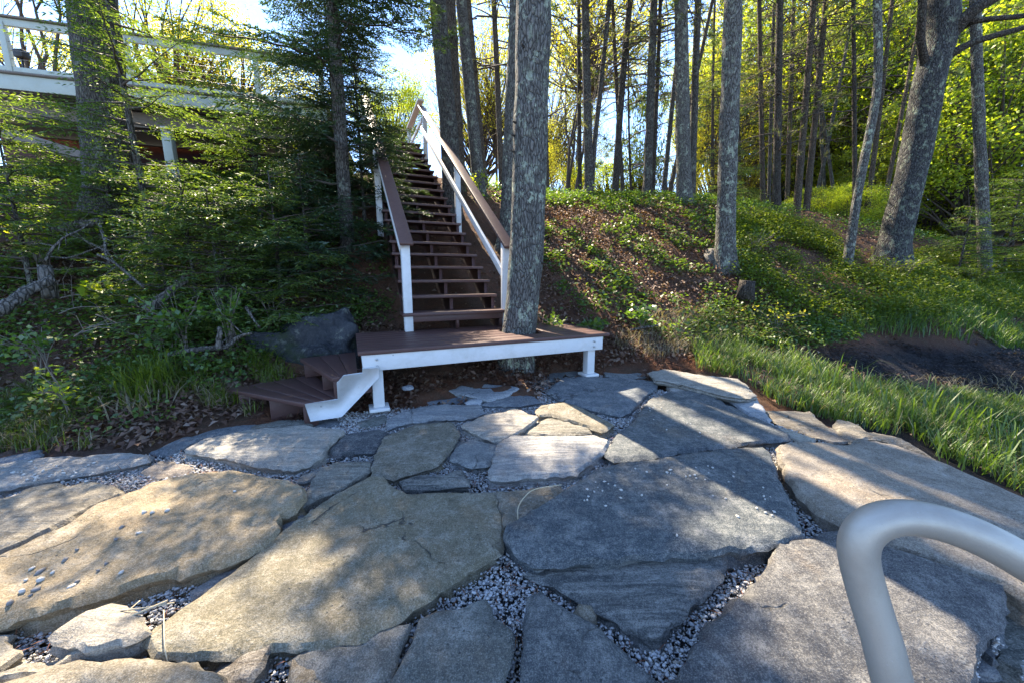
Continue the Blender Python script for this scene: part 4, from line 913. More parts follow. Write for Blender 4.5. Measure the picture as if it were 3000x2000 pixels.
# ---- bare branching tree behind the deck
def bare_tree(px, py, Y, label, n0=5):
    B = at(px, py, Y); gz = hz(B[0], Y)[0]; root = empty('bare_tree', (B[0], Y, gz), label, 'tree', 'bare trees behind the deck')
    mb = MB(); lf = []
    def grow(p, d, ln, r, lev):
        q = p+d*ln; m_ = p+d*ln*.5+rng.normal(0, .06*ln, 3); mb.tube([p, m_, q], [r, r*.8, r*.6], 5 if lev < 2 else 3, False)
        if lev > 2: lf.append(q)
        if lev < 5:
            for w in range(2 if lev < 2 else 3):
                nd = d+unit(1)[0]*(.42 if lev else .3)+A3(0, 0, .1); grow(q, nd/np.linalg.norm(nd), ln*rng.uniform(.6, .82), r*.6, lev+1)
    for w in range(3):
        d = A3(rng.normal(0, .2), rng.normal(0, .15), 1); grow(A3(B[0]+rng.normal(0, .1), Y, gz), d/np.linalg.norm(d), 2.4, .075, 0)
    place(mb.obj('trunk', M['twig_dark']), root)
    q = np.repeat(np.array(lf), 5, 0); q = q+rng.normal(0, .16, q.shape)
    lv = MB(); lv.leaves(q, unit(len(q)), unit(len(q)), rng.uniform(.05, .1, len(q)), .04); place(lv.obj('crown', M['golden']), root)
bare_tree(170, 400, 11, 'bare many stemmed tree with budding twigs behind the left end of the deck')
bare_tree(40, 400, 12.5, 'bare twiggy tree at the far left behind the deck railing')
bare_tree(1680, 560, 14, 'twiggy budding tree in the gap right of the platform trunk')

# ---- conifers with needle sprays
def conifer(name, B, H, R, label, mat, dens=1., wh=.21, per=6, r0=.09, start=.05, droop=.35, sp=.05, nl=.085, az=None, lean=(0, 0), bark='bark_grey', prof=.8, group=None, lim=None, skip=0., seed=None):
    global rng
    keep = rng; rng = np.random.default_rng(seed if seed is not None else abs(hash(round(B[0]*100)))%9999)
    root = empty(name, tuple(B), label, 'tree', group)
    ax = lambda z: A3(B[0]+lean[0]*z, B[1]+lean[1]*z, B[2]+z)
    trunk('trunk', [ax(-.1), ax(H*.33), ax(H*.66), ax(H)], [r0, r0*.75, r0*.4, .008], bark, root, 12, .04)
    br = MB(); c, d, nr = [], [], []
    z = H*start
    while z < H*.985:
        f = 1-z/H; Lb = R*f**prof
        for k in range(per):
            a = rng.uniform(0, 2*PI); ln = Lb*rng.uniform(.55, 1.15)
            if lim is not None: ln *= lim(a, z)
            if ln < .12 or rng.random() < (skip(a, z) if callable(skip) else skip): continue
            o = ax(z+rng.uniform(-.5, .5)*wh); dh = A3(math.cos(a), math.sin(a), 0); m = max(3, int(ln/.14)); t = np.linspace(0, 1, m+1)
            up = rng.normal(.10, .10)+(.35*(z/H)**2)
            P = o+dh*(ln*t)[:, None]+ZV*((up*t-droop*t**2+.16*t**3)*ln)[:, None]+np.cumsum(rng.normal(0, .012*ln, (m+1, 3)), 0)
            br.tube(P, np.linspace(.014, .003, m+1)*(.5+ln*.5), 4, False)
            side = A3(-dh[1], dh[0], 0)
            s = .14
            while s < 1.0:
                p0 = np.array([np.interp(s, t, P[:, i]) for i in range(3)]); bl_ = (.16+.42*ln*(1-s)**.8*min(1, s*3.2))*rng.uniform(.7, 1.2)
                for sg in (-1, 1):
                    bd = dh*rng.uniform(.6, .9)+side*sg*rng.uniform(.6, .9)+ZV*rng.normal(-.12, .14); bd /= np.linalg.norm(bd)
                    q = np.arange(.02, bl_, sp/dens)
                    if len(q) == 0: continue
                    pp = p0+bd*q[:, None]+ZV*(-.25*q**2)[:, None]; nside = np.cross(bd, ZV); nside /= np.linalg.norm(nside)
                    for s2 in (-1, 1):
                        dd = bd*rng.uniform(.5, .9, (len(q), 1))+nside*s2*rng.uniform(.5, 1., (len(q), 1))+ZV*rng.normal(.05, .28, (len(q), 1))
                        c.append(pp); d.append(dd); nr.append(np.tile(ZV, (len(q), 1))+rng.normal(0, .4, (len(q), 3)))
                    c.append(pp[-1:]); d.append(bd[None]); nr.append(ZV[None])
                s += .085/max(ln, .25)/dens**.5
        z += wh*(.6+.6*f)
    c = np.concatenate(c); d = np.concatenate(d); nr = np.concatenate(nr)
    place(br.obj('branches', M['twig_dark']), root)
    lv = MB(); lv.leaves(c, d, nr, rng.uniform(.65, 1.2, len(c))*nl, nl*.26, .12); place(lv.obj('crown', M[mat]), root)
    rng = keep
    return root
SPR = 3
sb = at(1006, 560, 5.7)
def sp_lim(a, z):      # boughs over the stairs are short low down
    k = math.cos(a-math.radians(0)); return 1.-.55*max(0, k)*(1 if z < 3 else .35)
conifer('spruce_tree', (sb[0], 5.7, hz(sb[0], 5.7)[0]-.15), 11., 2.0, 'big dark spruce left of the staircase hiding its left rail', 'spruce', .95, .3, 8, .10, .01, .38, .021, .072, prof=.7, skip=lambda a, z: .78 if z < 1.6 else .62 if z < 3.6 else .42, seed=15, lim=sp_lim, lean=(.012, 0))
fb = at(425, 560, 4.9)
for px, py, Y_, H, R, lab in [(1000, 640, 6.85, 4.1, 1.5, 'dense dark fir standing close behind the big spruce'), (905, 800, 5.0, 1.75, 1.05, 'dark fir crowding the left handrail of the staircase'), (1068, 640, 6.3, 3.3, 1.1, 'fir whose boughs hang over the upper left handrail'), (650, 760, 4.4, 1.4, 1.0, 'spreading young fir with bright tips in the middle of the left bank'),]:
    q = at(px*1., py, Y_); conifer('fir_tree', (q[0], Y_, hz(q[0], Y_)[0]-.05), H, R, lab, 'fir' if px < 800 else 'spruce', .8, .2, 6, .03, .03, .25, .034, .06, prof=.6, group='young firs')
conifer('fir_tree', (fb[0], 4.9, hz(fb[0], 4.9)[0]), 4.9, 1.4, 'slim young fir with see-through boughs in front of the deck', 'fir', .75, .26, 5, .045, .12, .18, .036, .06, lean=(-.025, 0), prof=.55)
for px, py, Y_, H, R, lab in [(560, 760, 4.3, 1.7, 1.1, 'low fir with sunlit flat boughs left of the spruce'), (760, 620, 5.9, 1.9, 1.2, 'fir of middle height between the deck and the spruce'), (650, 900, 4.3, 1.5, .95, 'small dark fir above the boulder'),
                              (30, 560, 4.3, 2.0, 1.1, 'bright green young fir at the left edge below the deck'), (820, 820, 4.6, 1.7, 1.05, 'dark fir bush beside the lower left newel post'), (330, 660, 5.2, 1.1, .8, 'little fir seedling among dead twigs on the left bank'),
                              (480, 800, 4.2, .9, .7, 'low mossy green fir seedling in the middle of the left bank'), (2150, 600, 11.5, 1.3, .9, 'small dark fir on the crest right of the low bank tree'), (2830, 690, 8.6, 1.6, .9, 'small dark fir at the foot of the sturdy grey trunk'),
                              (2960, 690, 9.5, 2.6, 1.3, 'dark fir at the right edge under the maples'), (2560, 560, 14, 4.2, 1.6, 'dark fir behind the curved grey trunk')]:
    q = at(px*1., py, Y_); conifer('fir_tree', (q[0], Y_, hz(q[0], Y_)[0]-.05), H, R, lab, 'fir', .8, .2, 6, .03, .04, .25, .036, .058, prof=.6, group='young firs')

# big left trunk in front of the deck
lt = at(330, 560, 5.6); ltr = empty('pine_tree', (lt[0], 5.6, hz(lt[0], 5.6)[0]), 'very thick dark trunk rising in front of the raised deck', 'tree')
trunk('trunk', [at(338, 640, 5.6), at(330, 560, 5.6), at(310, 350, 5.6), at(288, 150, 5.6), at(270, 0, 5.6), at(235, -400, 5.7), at(180, -1300, 5.9)], [.27, .26, .245, .235, .228, .20, .15], 'bark_grey', ltr, 36, .05, .08)
attach(ltr, 'crown', variant('crown', 1)[0], (lt[0]-.6, 5.8, 8.6), 2., 1.05)
# ------------------------------------------------------------------ saplings and shrubs
def shrub(px, py, Y, h, w, n, size, label, mat='shrub', stems=6, cat='shrub', name='shrub', lean=(0, 0), up=.3, group=None, flat=False):
    b = at(px, py, Y); z0 = hz(b[0], Y)[0]; root = empty(name, (b[0], Y, z0), label, cat, group)
    sm, c, d, nr = MB(), [], [], []
    for s in range(stems):
        a = rng.uniform(0, 2*PI); r = w*math.sqrt(rng.uniform(.05, 1))*.5; tip = A3(b[0]+r*math.cos(a)+lean[0], Y+r*math.sin(a)+lean[1], z0+h*rng.uniform(.6, 1.05))
        m = A3(b[0]+r*.3*math.cos(a)+lean[0]*.3, Y+r*.3*math.sin(a)+lean[1]*.3, z0+h*.5); P = smooth([A3(b[0]+rng.normal(0, .04), Y+rng.normal(0, .04), z0-.05), m, tip], 5); sm.tube(P, np.linspace(.007, .002, len(P)), 4, False)
        k = int(n/stems); t = rng.uniform(.25, 1, k)**.8*(len(P)-1); i0 = np.minimum(t.astype(int), len(P)-2); p = P[i0]+(P[i0+1]-P[i0])*(t-i0)[:, None]
        off = unit(k)*A3(1, 1, .3 if flat else .6)*rng.uniform(.02, .16, (k, 1))*(w**.5)
        for q in range(0, k, 4): sm.tube([p[q], p[q]+off[q]], [.002, .001], 3, False)
        c.append(p+off); d.append(off+A3(0, 0, up*.1)+rng.normal(0, .05, (k, 3))); nr.append(unit(k)*.6+A3(0, 0, 1))
    place(sm.obj('stem', M['twig']), root)
    lv = MB(); c = np.concatenate(c); lv.leaves(c, np.concatenate(d), np.concatenate(nr), rng.uniform(.6, 1.2, len(c))*size, size*.72, .12)
    place(lv.obj('foliage', M[mat]), root); return root
SHR = [(80*K, 720*K, 3.3, .55, .8, 150, .055, 'bright sapling with round leaves at the left edge above the fallen log', 'shrub', (.1, -.1)),
       (140*K, 840*K, 2.85, .45, .45, 90, .05, 'drooping yellow-green sapling lowest on the left bank', 'maple', (.1, -.1)),
       (415*K, 740*K, 3.7, .62, .62, 300, .06, 'dense round leaved shrub in the middle of the left bank', 'shrub', (0, -.1)),
       (525*K, 735*K, 3.85, .66, .45, 210, .06, 'upright round leaved shrub right beside the denser one', 'shrub', (.05, -.1)),
       (435*K, 815*K, 3.45, .16, .25, 26, .06, 'tiny seedling between the crooked branch and the grass tuft', 'shrub', (0, 0)),
       (610*K, 620*K, 4.4, .5, .9, 60, .055, 'arching sprig with yellowish leaves in front of the dark fir boughs', 'maple', (.1, -.2)),
       (60*K, 420*K, 4.6, .8, 1.1, 240, .07, 'bright maple sapling at the left edge under the deck board', 'maple', (.2, -.1)),
       (230*K, 500*K, 4.3, .35, 1.0, 75, .10, 'low maple seedling with star like yellow leaves before the thick trunk', 'maple', (.2, -.2)),
       (355*K, 760*K, 3.6, .35, .8, 150, .07, 'dark green herb clump below the dense round leaved shrub', 'herb', (0, 0)),
       (690*K, 310*K, 6.3, 1.2, .6, 55, .07, 'thin sapling with a few glowing leaves before the deck fascia', 'maple', (0, 0)),
       (1210*K, 590*K, 5.9, .4, .4, 40, .05, 'small leafy plant between the stair and the right middle rail', 'shrub', (0, 0)),
       (1275*K, 735*K, 4.75, .32, .6, 90, .07, 'leafy plant against the right back corner of the platform', 'herb', (0, 0)),
       (1360*K, 745*K, 4.7, .3, .7, 110, .085, 'broad leaved plant behind the right end of the platform', 'herb', (0, 0)),
       (1475*K, 735*K, 4.8, .34, .6, 120, .075, 'bright green plant above the pale stick', 'shrub', (0, 0)),
       (1560*K, 745*K, 4.7, .3, .6, 60, .05, 'thin yellowish plant right of the pale stick', 'herb', (0, 0)),
       (1680*K, 620*K, 6.6, .35, .8, 170, .055, 'sunlit pale leaved plant at the root of the low bank tree', 'shrub', (0, 0)),
       (1785*K, 735*K, 5.3, .4, .8, 80, .05, 'yellowish twiggy shrub at the lower edge of the ferns', 'golden', (0, 0)),
       (1090*K, 440*K, 8.6, .5, 1.0, 160, .06, 'sunlit low shrub on the crest under the right handrail', 'maple', (0, 0)),
       (1330*K, 475*K, 8.9, .3, .9, 110, .06, 'grassy plant near the crest right of the platform trunk', 'shrub', (0, 0)),
       (1730*K, 590*K, 7.0, .5, 1.0, 260, .055, 'fern clump just right of the low bank tree', 'fern', (0, 0)),
       (2080*K, 610*K, 7.4, .5, 1.0, 260, .055, 'fern clump in front of the big leaning tree', 'fern', (0, 0)),
       (2250*K, 600*K, 8.3, .5, 1.6, 300, .055, 'fern clump before the sturdy grey trunk', 'fern', (0, 0))]
for px, py, Y_, h, w, n_, s_, lab, mt_, le in SHR: shrub(px, py, Y_, h, w, n_, s_, lab, mt_, lean=le, stems=max(5, n_//16), flat='maple' in lab)

# ------------------------------------------------------------------ ground cover, grass, leaf litter
def scatter(n, x0, x1, y0, y1):
    q = np.c_[rng.uniform(x0, x1, n), rng.uniform(y0, y1, n)]; z = hz(q[:, 0], q[:, 1]); return np.c_[q, z]
def project(P):
    zc = P[:, 1]*CT-P[:, 2]*ST; yc = P[:, 1]*ST+P[:, 2]*CT; zc = np.maximum(zc, .05)
    return np.c_[1500+F0*P[:, 0]/zc, 1000-F0*yc/zc]/K
def patch(P, s, o=0.): return np.array([mn.fractal(Vector((p[0]*s+o, p[1]*s, o)), 1., 2., 3) for p in P])
def zone(P, poly): return inside(project(P), np.array(poly, float))
TER = np.array([(760, 760), (1640, 830)])
ter_edge = [(-200, 1062), (0, 1052), (340, 1030), (560, 968), (700, 950), (820, 835), (1240, 835), (1500, 843), (1640, 850), (1740, 900), (1790, 935), (1920, 960), (1990, 975), (2100, 1005), (2352, 1125), (2600, 1200), (2600, 3000), (-400, 3000)]
mudz = [(1860, 795), (1990, 788), (2150, 800), (2352, 822), (2600, 850), (2600, 930), (2352, 885), (2180, 868), (2000, 850), (1900, 825)]
def leaf_cloud(P, per, hgt, spread, size, mat, name, label, cat, wr=.62, seed=0):
    c = np.repeat(P, per, 0); n = len(c); c = c+rng.normal(0, spread, (n, 3))*A3(1, 1, 0)+ZV*(rng.uniform(.1, 1, n)**1.2*hgt)[:, None]
    mb = MB(); mb.leaves(c, unit(n)*A3(1, 1, .45), unit(n)*.7+ZV, rng.uniform(.55, 1.3, n)*size, size*wr, .12)
    return tag(mb.obj(name, M[mat]), label, cat, kind='stuff')
P = scatter(24000, .3, 7, 4.4, 12.5); k = zone(P, [(1225, 445), (1700, 455), (1760, 560), (1700, 640), (1800, 760), (1600, 800), (1420, 770), (1230, 730)]) & (patch(P, 1.6) > .04)
leaf_cloud(P[k][:2300], 8, .15, .06, .066, 'herb', 'undergrowth', 'low green plants scattered over the red-brown bank right of the stairs', 'undergrowth')
P = scatter(60000, 2., 16, 5.0, 14); k = zone(P, [(1640, 510), (1760, 500), (1880, 540), (2000, 590), (2352, 580), (2500, 600), (2500, 720), (2200, 730), (1950, 760), (1790, 730), (1690, 640)]) & (patch(P, 1.1, 4.) > -.12)
leaf_cloud(P[k][:9000], 9, .26, .10, .05, 'fern', 'fern_cover', 'dense bright green fern cover on the bank at the right', 'ferns')
P = scatter(30000, -9, 0, 2.2, 9.5); k = zone(P, [(-300, 380), (700, 420), (880, 560), (900, 740), (600, 830), (480, 960), (200, 1010), (-300, 1030)]) & (patch(P, 1.4, 9.) > -.12)
leaf_cloud(P[k][:6000], 8, .20, .08, .05, 'herb', 'left_bank_cover', 'dark green low plants covering the left bank', 'undergrowth')
for o in bpy.data.objects:
    if o.name == 'left_bank_cover': o.name = 'undergrowth'
# sprays of small leaves on the crest line
P = scatter(40000, -2, 16, 8.2, 13); k = zone(P, [(1060, 425), (1300, 440), (1640, 440), (1900, 475), (2300, 520), (2300, 590), (1900, 540), (1640, 480), (1300, 475), (1060, 470)]) & (patch(P, 1.0, 2.) > -.12)
leaf_cloud(P[k][:2100], 7, .20, .09, .06, 'shrub', 'undergrowth', 'sunlit green plants along the crest of the bank', 'undergrowth')
P = scatter(14000, 1.5, 6, 4.2, 7); k = zone(P, [(1640, 700), (1900, 740), (2000, 775), (1870, 800), (1700, 800), (1560, 770)])
leaf_cloud(P[k][:1100], 7, .13, .06, .05, 'herb', 'undergrowth', 'sparse low plants at the foot of the fern bank', 'undergrowth')
# leaf litter
P1 = scatter(26000, -9, 12, 2.3, 13); P2 = scatter(9000, -2, 1.6, 3.05, 4.7); P = np.r_[P1, P2]; k = ~zone(P, ter_edge) | (np.r_[np.zeros(len(P1), bool), np.ones(len(P2), bool)]); P = P[k]; P = P[~in_slabs(P)]
k = ~zone(P, mudz); P = P[k]; P = P[rng.permutation(len(P))][:19000]
P3 = scatter(60000, .2, 8, 4.3, 11); P3 = P3[zone(P3, [(1225, 450), (1640, 455), (1760, 520), (1800, 640), (1900, 780), (1640, 850), (1400, 800), (1230, 760)])][:17000]; P4 = scatter(40000, -8, -.8, 2.4, 7); P4 = P4[zone(P4, [(-100, 560), (560, 560), (880, 700), (820, 830), (560, 960), (340, 1030), (-100, 1040)]) & ~zone(P4, ter_edge)][:11000]; P = np.r_[P, P3, P4]
mb = MB(); mb.leaves(P+ZV*rng.uniform(.004, .035, len(P))[:, None], unit(len(P))*A3(1, 1, .25), unit(len(P))*.6+ZV, rng.uniform(.03, .085, len(P)), rng.uniform(.02, .05, len(P)), .45)
tag(mb.obj('leaf_litter', M['litter']), 'fallen brown leaves over the bank and under the platform', 'leaf litter', kind='stuff')
# pine needles: thin rusty strokes
P = scatter(60000, -2.2, 2.6, 2.7, 5.2); k = zone(P, [(540, 985), (820, 830), (1240, 780), (1660, 830), (1640, 850), (1500, 860), (1250, 870), (1100, 905), (930, 960), (720, 985), (560, 1005)]) ; P = P[k]; P = P[~in_slabs(P)][:22000]
M['needle'] = leaf_mat('fallen_needles', [(.14, .05, .025), (.22, .085, .04), (.30, .14, .07), (.10, .04, .025)], .1, .6, .03)
mb = MB(); mb.leaves(P+ZV*rng.uniform(.002, .03, len(P))[:, None], unit(len(P))*A3(1, 1, .15), unit(len(P))*.4+ZV, rng.uniform(.05, .12, len(P)), .004, .1)
tag(mb.obj('pine_needles', M['needle']), 'rusty fallen pine needles around the platform', 'pine needles', kind='stuff')
def blades(P, h, w, lean, mat, name, label, jitter=.35, kind='stuff', cat='grass'):
    n = len(P); a = rng.uniform(0, 2*PI, n); H = h*rng.uniform(1-jitter, 1+jitter, n); ln = np.abs(rng.normal(lean, lean*.5, n))*H
    d = np.c_[np.cos(a), np.sin(a), np.zeros(n)]; s = np.c_[-d[:, 1], d[:, 0], np.zeros(n)]; ww = w*rng.uniform(.6, 1.3, n)[:, None]
    p1 = P+ZV*(H*.5)[:, None]+d*(ln*.22)[:, None]; p2 = P+ZV*(H*.86)[:, None]+d*(ln*.62)[:, None]; p3 = P+ZV*(H*(1.02-.25*np.minimum(1, ln/H)))[:, None]+d*ln[:, None]
    V = np.stack([P-s*ww*.5, P+s*ww*.5, p1-s*ww*.45, p1+s*ww*.45, p2-s*ww*.28, p2+s*ww*.28, p3], 1).reshape(-1, 3); i = np.arange(n)*7
    mb = MB().add(V, [np.c_[i, i+1, i+3, i+2], np.c_[i+2, i+3, i+5, i+4], np.c_[i+4, i+5, i+6]])
    o = mb.obj(name, M[mat]); return tag(o, label, cat, kind=kind)
gz_ = [(1590, 800), (1700, 770), (1820, 810), (1900, 858), (2000, 884), (2180, 908), (2352, 930), (2600, 970), (2600, 1260), (2352, 1140), (2100, 1010), (1985, 985), (1900, 965), (1790, 930), (1700, 870), (1600, 850)]
P = scatter(160000, .8, 9, 1.4, 6.2); k = zone(P, gz_) & ~in_slabs(P); P = P[k]; k = patch(P, 1.9, 5.)+.35*rng.standard_normal(len(P)) > -.02; P = P[k][:19000]
blades(P, .16, .0065, .65, 'grass', 'grass', 'green shore grass beside the slabs on the right')
k = rng.random(len(P)) < .12; blades(P[k][::2], .18, .005, .9, 'straw', 'grass', 'dry pale blades mixed in the shore grass')
P = scatter(90000, 2.5, 16, 4.8, 13); k = zone(P, [(1900, 760), (2080, 700), (2352, 620), (2600, 600), (2600, 850), (2352, 805), (2150, 780), (1990, 768)]); P = P[k]; P = P[patch(P, .9, 6.) > -.3][:26000]
blades(P, .22, .011, .7, 'grass', 'grass', 'longer shaded grass beyond the dark mud')
P = scatter(60000, 3., 9, 3.6, 7.); P = P[zone(P, [(1850, 800), (2000, 780), (2352, 812), (2600, 850), (2600, 960), (2352, 925), (2180, 900), (2000, 875)])]
mb = MB(); Pm = P[:9000]; mb.leaves(Pm+ZV*rng.uniform(.003, .012, len(Pm))[:, None], unit(len(Pm))*A3(1, 1, .06), unit(len(Pm))*.25+ZV, rng.uniform(.02, .09, len(Pm)), rng.uniform(.004, .02, len(Pm)), .1)
M['mud_bits'] = leaf_mat('shore_debris', [(.015, .013, .015), (.03, .027, .027), (.06, .05, .045), (.02, .018, .02)], .05, .5, .06)
tag(mb.obj('shore_debris', M['mud_bits']), 'dark rotting debris matted over the shore mud', 'debris', kind='stuff')
Ps = P[(rng.random(len(P)) < .12) & (project(P)[:, 1] > 870)][:900]; blades(Ps, .10, .006, 1.8, 'straw', 'grass', 'pale dry stalks along the near edge of the mud')
# needles and dead leaves caught in the joints
Qj = rng.uniform(lo, hi, (60000, 2)); Qj = Qj[inside(Qj, reg)]; Qj = Qj[~in_slabs(Qj)][:5200]; zj = plane_z(Qj[:, 1])-.012
mb = MB(); mb.leaves(np.c_[Qj, zj][:1500], unit(1500)*A3(1, 1, .15), unit(1500)*.3+ZV, rng.uniform(.04, .10, 1500), .0035, .1); tag(mb.obj('pine_needles', M['needle']), 'rusty pine needles caught in the gravel joints', 'pine needles', kind='stuff')
# tall tufts that stand out, each its own
def tuft(px, py, Y, n, h, label, mat='grass', sp=.07, lean=.45, group='tall grass tufts'):
    b = at2(px, py, Y); q = np.c_[b[0]+rng.normal(0, sp, n), b[1]+rng.normal(0, sp, n)]; P = np.c_[q, hz(q[:, 0], q[:, 1])]
    return tag(blades(P, h, .011, lean, mat, 'grass_tuft', label, .3, 'thing', 'grass tuft'), label, 'grass tuft', group)
for px, py, Y_, n_, h in [(1900, 880, 4.1, 26, .42), (1985, 905, 3.85, 22, .40), (2060, 955, 3.5, 26, .36), (2130, 950, 3.6, 24, .42), (2200, 975, 3.4, 26, .40), (2270, 985, 3.4, 18, .36), (2330, 1040, 3.1, 24, .34), (2290, 1090, 2.9, 18, .30), (2180, 1040, 3.0, 18, .3)]:
    tuft(px, py, Y_, n_, h, 'tall bright grass tuft standing out of the shore grass')
tuft(352, 905, 3.15, 260, .30, 'dense dark green fine grass tuft in the middle of the left bank foot', 'fern', .09, .5, None)
tuft(330, 935, 3.0, 60, .2, 'bunch of dry pale stalks hanging below the green tuft', 'straw', .08, 1.1, None)
P = scatter(60000, -5, -1, 2.1, 4.2); k = zone(P, [(-200, 900), (300, 830), (620, 800), (700, 900), (560, 960), (340, 1025), (0, 1048), (-200, 1060)]) & ~zone(P, ter_edge); P = P[k][:14000]; P = P[patch(P, 1.3, 3.) > -.02]
blades(P[:4200], .13, .005, .9, 'fern', 'grass', 'thin dark grass at the foot of the left bank')
k = rng.random(len(P)) < .33; P = P[k & (project(P)[:, 1] > 900)] if True else P
blades(P, .13, .006, 1.3, 'straw', 'grass', 'matted dry grass along the foot of the left bank')
P = scatter(16000, 1.2, 4.5, 3.9, 6.); k = zone(P, [(1500, 720), (1750, 720), (1860, 790), (1700, 790), (1500, 830), (1400, 800)]); blades(P[k][:2200], .13, .006, 1.2, 'straw', 'grass', 'dry grass at the foot of the right bank')

# ------------------------------------------------------------------ fallen wood, boulder, stump
def branch(pts, r, label, mat='log', name='fallen_branch', cat='branch', side=0, group=None, k=8):
    W = []
    for px, py, Y in pts: W.append(at2(px, py, Y))
    P = smooth(np.array(W), 6) if len(W) > 2 else np.linspace(W[0], W[1], 8)
    R = np.interp(np.linspace(0, 1, len(P)), np.linspace(0, 1, len(r)), r)
    mb = MB().tube(P+rng.normal(0, .25, P.shape)*R[:, None]*.4, R, k, True, .06)
    for q in range(side):
        i = rng.integers(2, len(P)-1); d = unit(1)[0]*A3(1, .6, .7)+ZV*.35; l = rng.uniform(.15, .5); p = P[i]; mb.tube([p, p+d*l*.5+rng.normal(0, .03, 3), p+d*l], [R[i]*.5, R[i]*.35, R[i]*.15], 5, False)
    o = mb.obj(name, M[mat], smooth=True); return tag(o, label, cat, group)
branch([(-60, 735, 3.2), (10, 705, 3.35), (70, 665, 3.55), (125, 640, 3.7)], [.055, .05, .045, .04], 'grey fallen log sticking in from the left edge', name='fallen_log', cat='log', k=14)
branch([(118, 528, 4.5), (170, 520, 4.6), (235, 508, 4.75)], [.05, .048, .045], 'short grey log lying below the maple seedling', name='fallen_log', cat='log', k=12)
branch([(335, 712, 3.8), (380, 680, 3.95), (425, 640, 4.1)], [.05, .045, .04], 'leaning mossy log behind the dense round leaved shrub', name='fallen_log', cat='log', k=12)
branch([(105, 600, 3.9), (122, 570, 3.95), (150, 545, 4.0), (185, 528, 4.1), (218, 505, 4.2)], [.014, .013, .011, .008, .005], 'pale arched dead branch rising from the stump', side=4, name='dead_branch')
branch([(228, 515, 4.2), (240, 550, 4.1), (245, 585, 4.0), (252, 610, 3.95)], [.014, .014, .012, .01], 'thin upright dead stem beside the arched branch', side=3, name='dead_branch')
branch([(225, 585, 3.9), (265, 605, 3.85), (300, 635, 3.8), (330, 660, 3.7)], [.012, .013, .014, .012], 'knotty grey branch lying across the twigs of the left bank', side=5, name='dead_branch')
branch([(115, 590, 4.0), (160, 592, 4.0), (210, 575, 4.1), (250, 560, 4.2)], [.01, .009, .007, .005], 'thin pale twig arcing over the dark gap on the left bank', side=3, name='dead_branch')
branch([(380, 815, 3.5), (430, 805, 3.55), (480, 800, 3.6), (520, 795, 3.65), (545, 775, 3.7), (578, 765, 3.7)], [.02, .024, .026, .024, .018, .012], 'crooked grey root like branch above the leaf litter', side=4, name='dead_branch')
branch([(500, 800, 3.6), (504, 770, 3.6), (506, 750, 3.62)], [.026, .024, .02], 'stubby upright dead stem in the crooked branch', name='dead_branch')
branch([(565, 705, 3.8), (580, 730, 3.75), (596, 752, 3.7)], [.014, .012, .01], 'pale stick leaning under the upright shrub', name='dead_branch')
branch([(255, 325, 5.3), (270, 295, 5.3), (272, 275, 5.3), (225, 250, 5.3)], [.014, .011, .009, .004], 'bare grey twig standing before the deck beams', side=7, name='dead_branch')
branch([(1448, 758, 4.72), (1478, 752, 4.72), (1512, 747, 4.72)], [.013, .016, .012], 'pale stick on the bank right of the platform', name='dead_branch')
branch([(1812, 910, 4.0), (1826, 925, 3.9), (1845, 955, 3.75)], [.014, .017, .014], 'short crooked stick between the rocks and the shore grass', name='dead_branch')
branch([(2165, 700, 6.6), (2240, 755, 6.1), (2312, 800, 5.7)], [.006, .008, .009], 'long pale stalk lying over the grass beyond the mud', 'straw', name='dead_stalk', cat='stalk')
branch([(2352, 930, 4.3), (2290, 905, 4.5), (2215, 890, 4.65)], [.012, .012, .008], 'grey driftwood stick along the near edge of the mud', name='dead_branch')
for q in range(16):
    px, py = rng.uniform(60, 420), rng.uniform(520, 800); Y_ = 5.2-(py-520)/280*1.75-.12; a = rng.uniform(-1, 1)
    branch([(px, py, Y_), (px+45*math.cos(a), py-30*math.sin(a)-8, Y_+.05), (px+rng.uniform(70, 150)*math.cos(a), py-70*math.sin(a), Y_+.1)], [.007, .005, .002], 'thin dead twig in the tangle on the left bank', 'twig', name='dead_twig', cat='twig', side=4, group='twig tangle on the left bank', k=4)
# stalks on the stones
def stalk(pts, label, r=.003):
    P = smooth([ter2(px, py, o) for px, py, o in pts], 6); tag(MB().tube(P, r, 5).obj('dry_stalk', M['straw_solid'], smooth=True), label, 'stalk')
M['straw_solid'] = plain('straw_stalk', (.50, .42, .28), .7)
stalk([(1190, 1195, .07), (1190, 1165, .07), (1205, 1140, .075), (1230, 1122, .08), (1290, 1112, .08)], 'pale curved stalk on the tan slab right of the largest one')
stalk([(150, 1450, .075), (240, 1408, .08), (330, 1395, .08), (400, 1383, .07)], 'long dry stalk across the flat light stone')
stalk([(214, 1447, .075), (290, 1418, .08), (385, 1378, .08)], 'second dry stalk crossing the flat light stone lower down', .004)
stalk([(285, 1410, .07), (322, 1378, .07)], 'short dry stalk joining the two long ones', .0025)
stalk([(376, 1400, .085), (378, 1480, .075), (388, 1530, .02)], 'thin grass stalk hanging over the left end of the largest tan slab', .002)
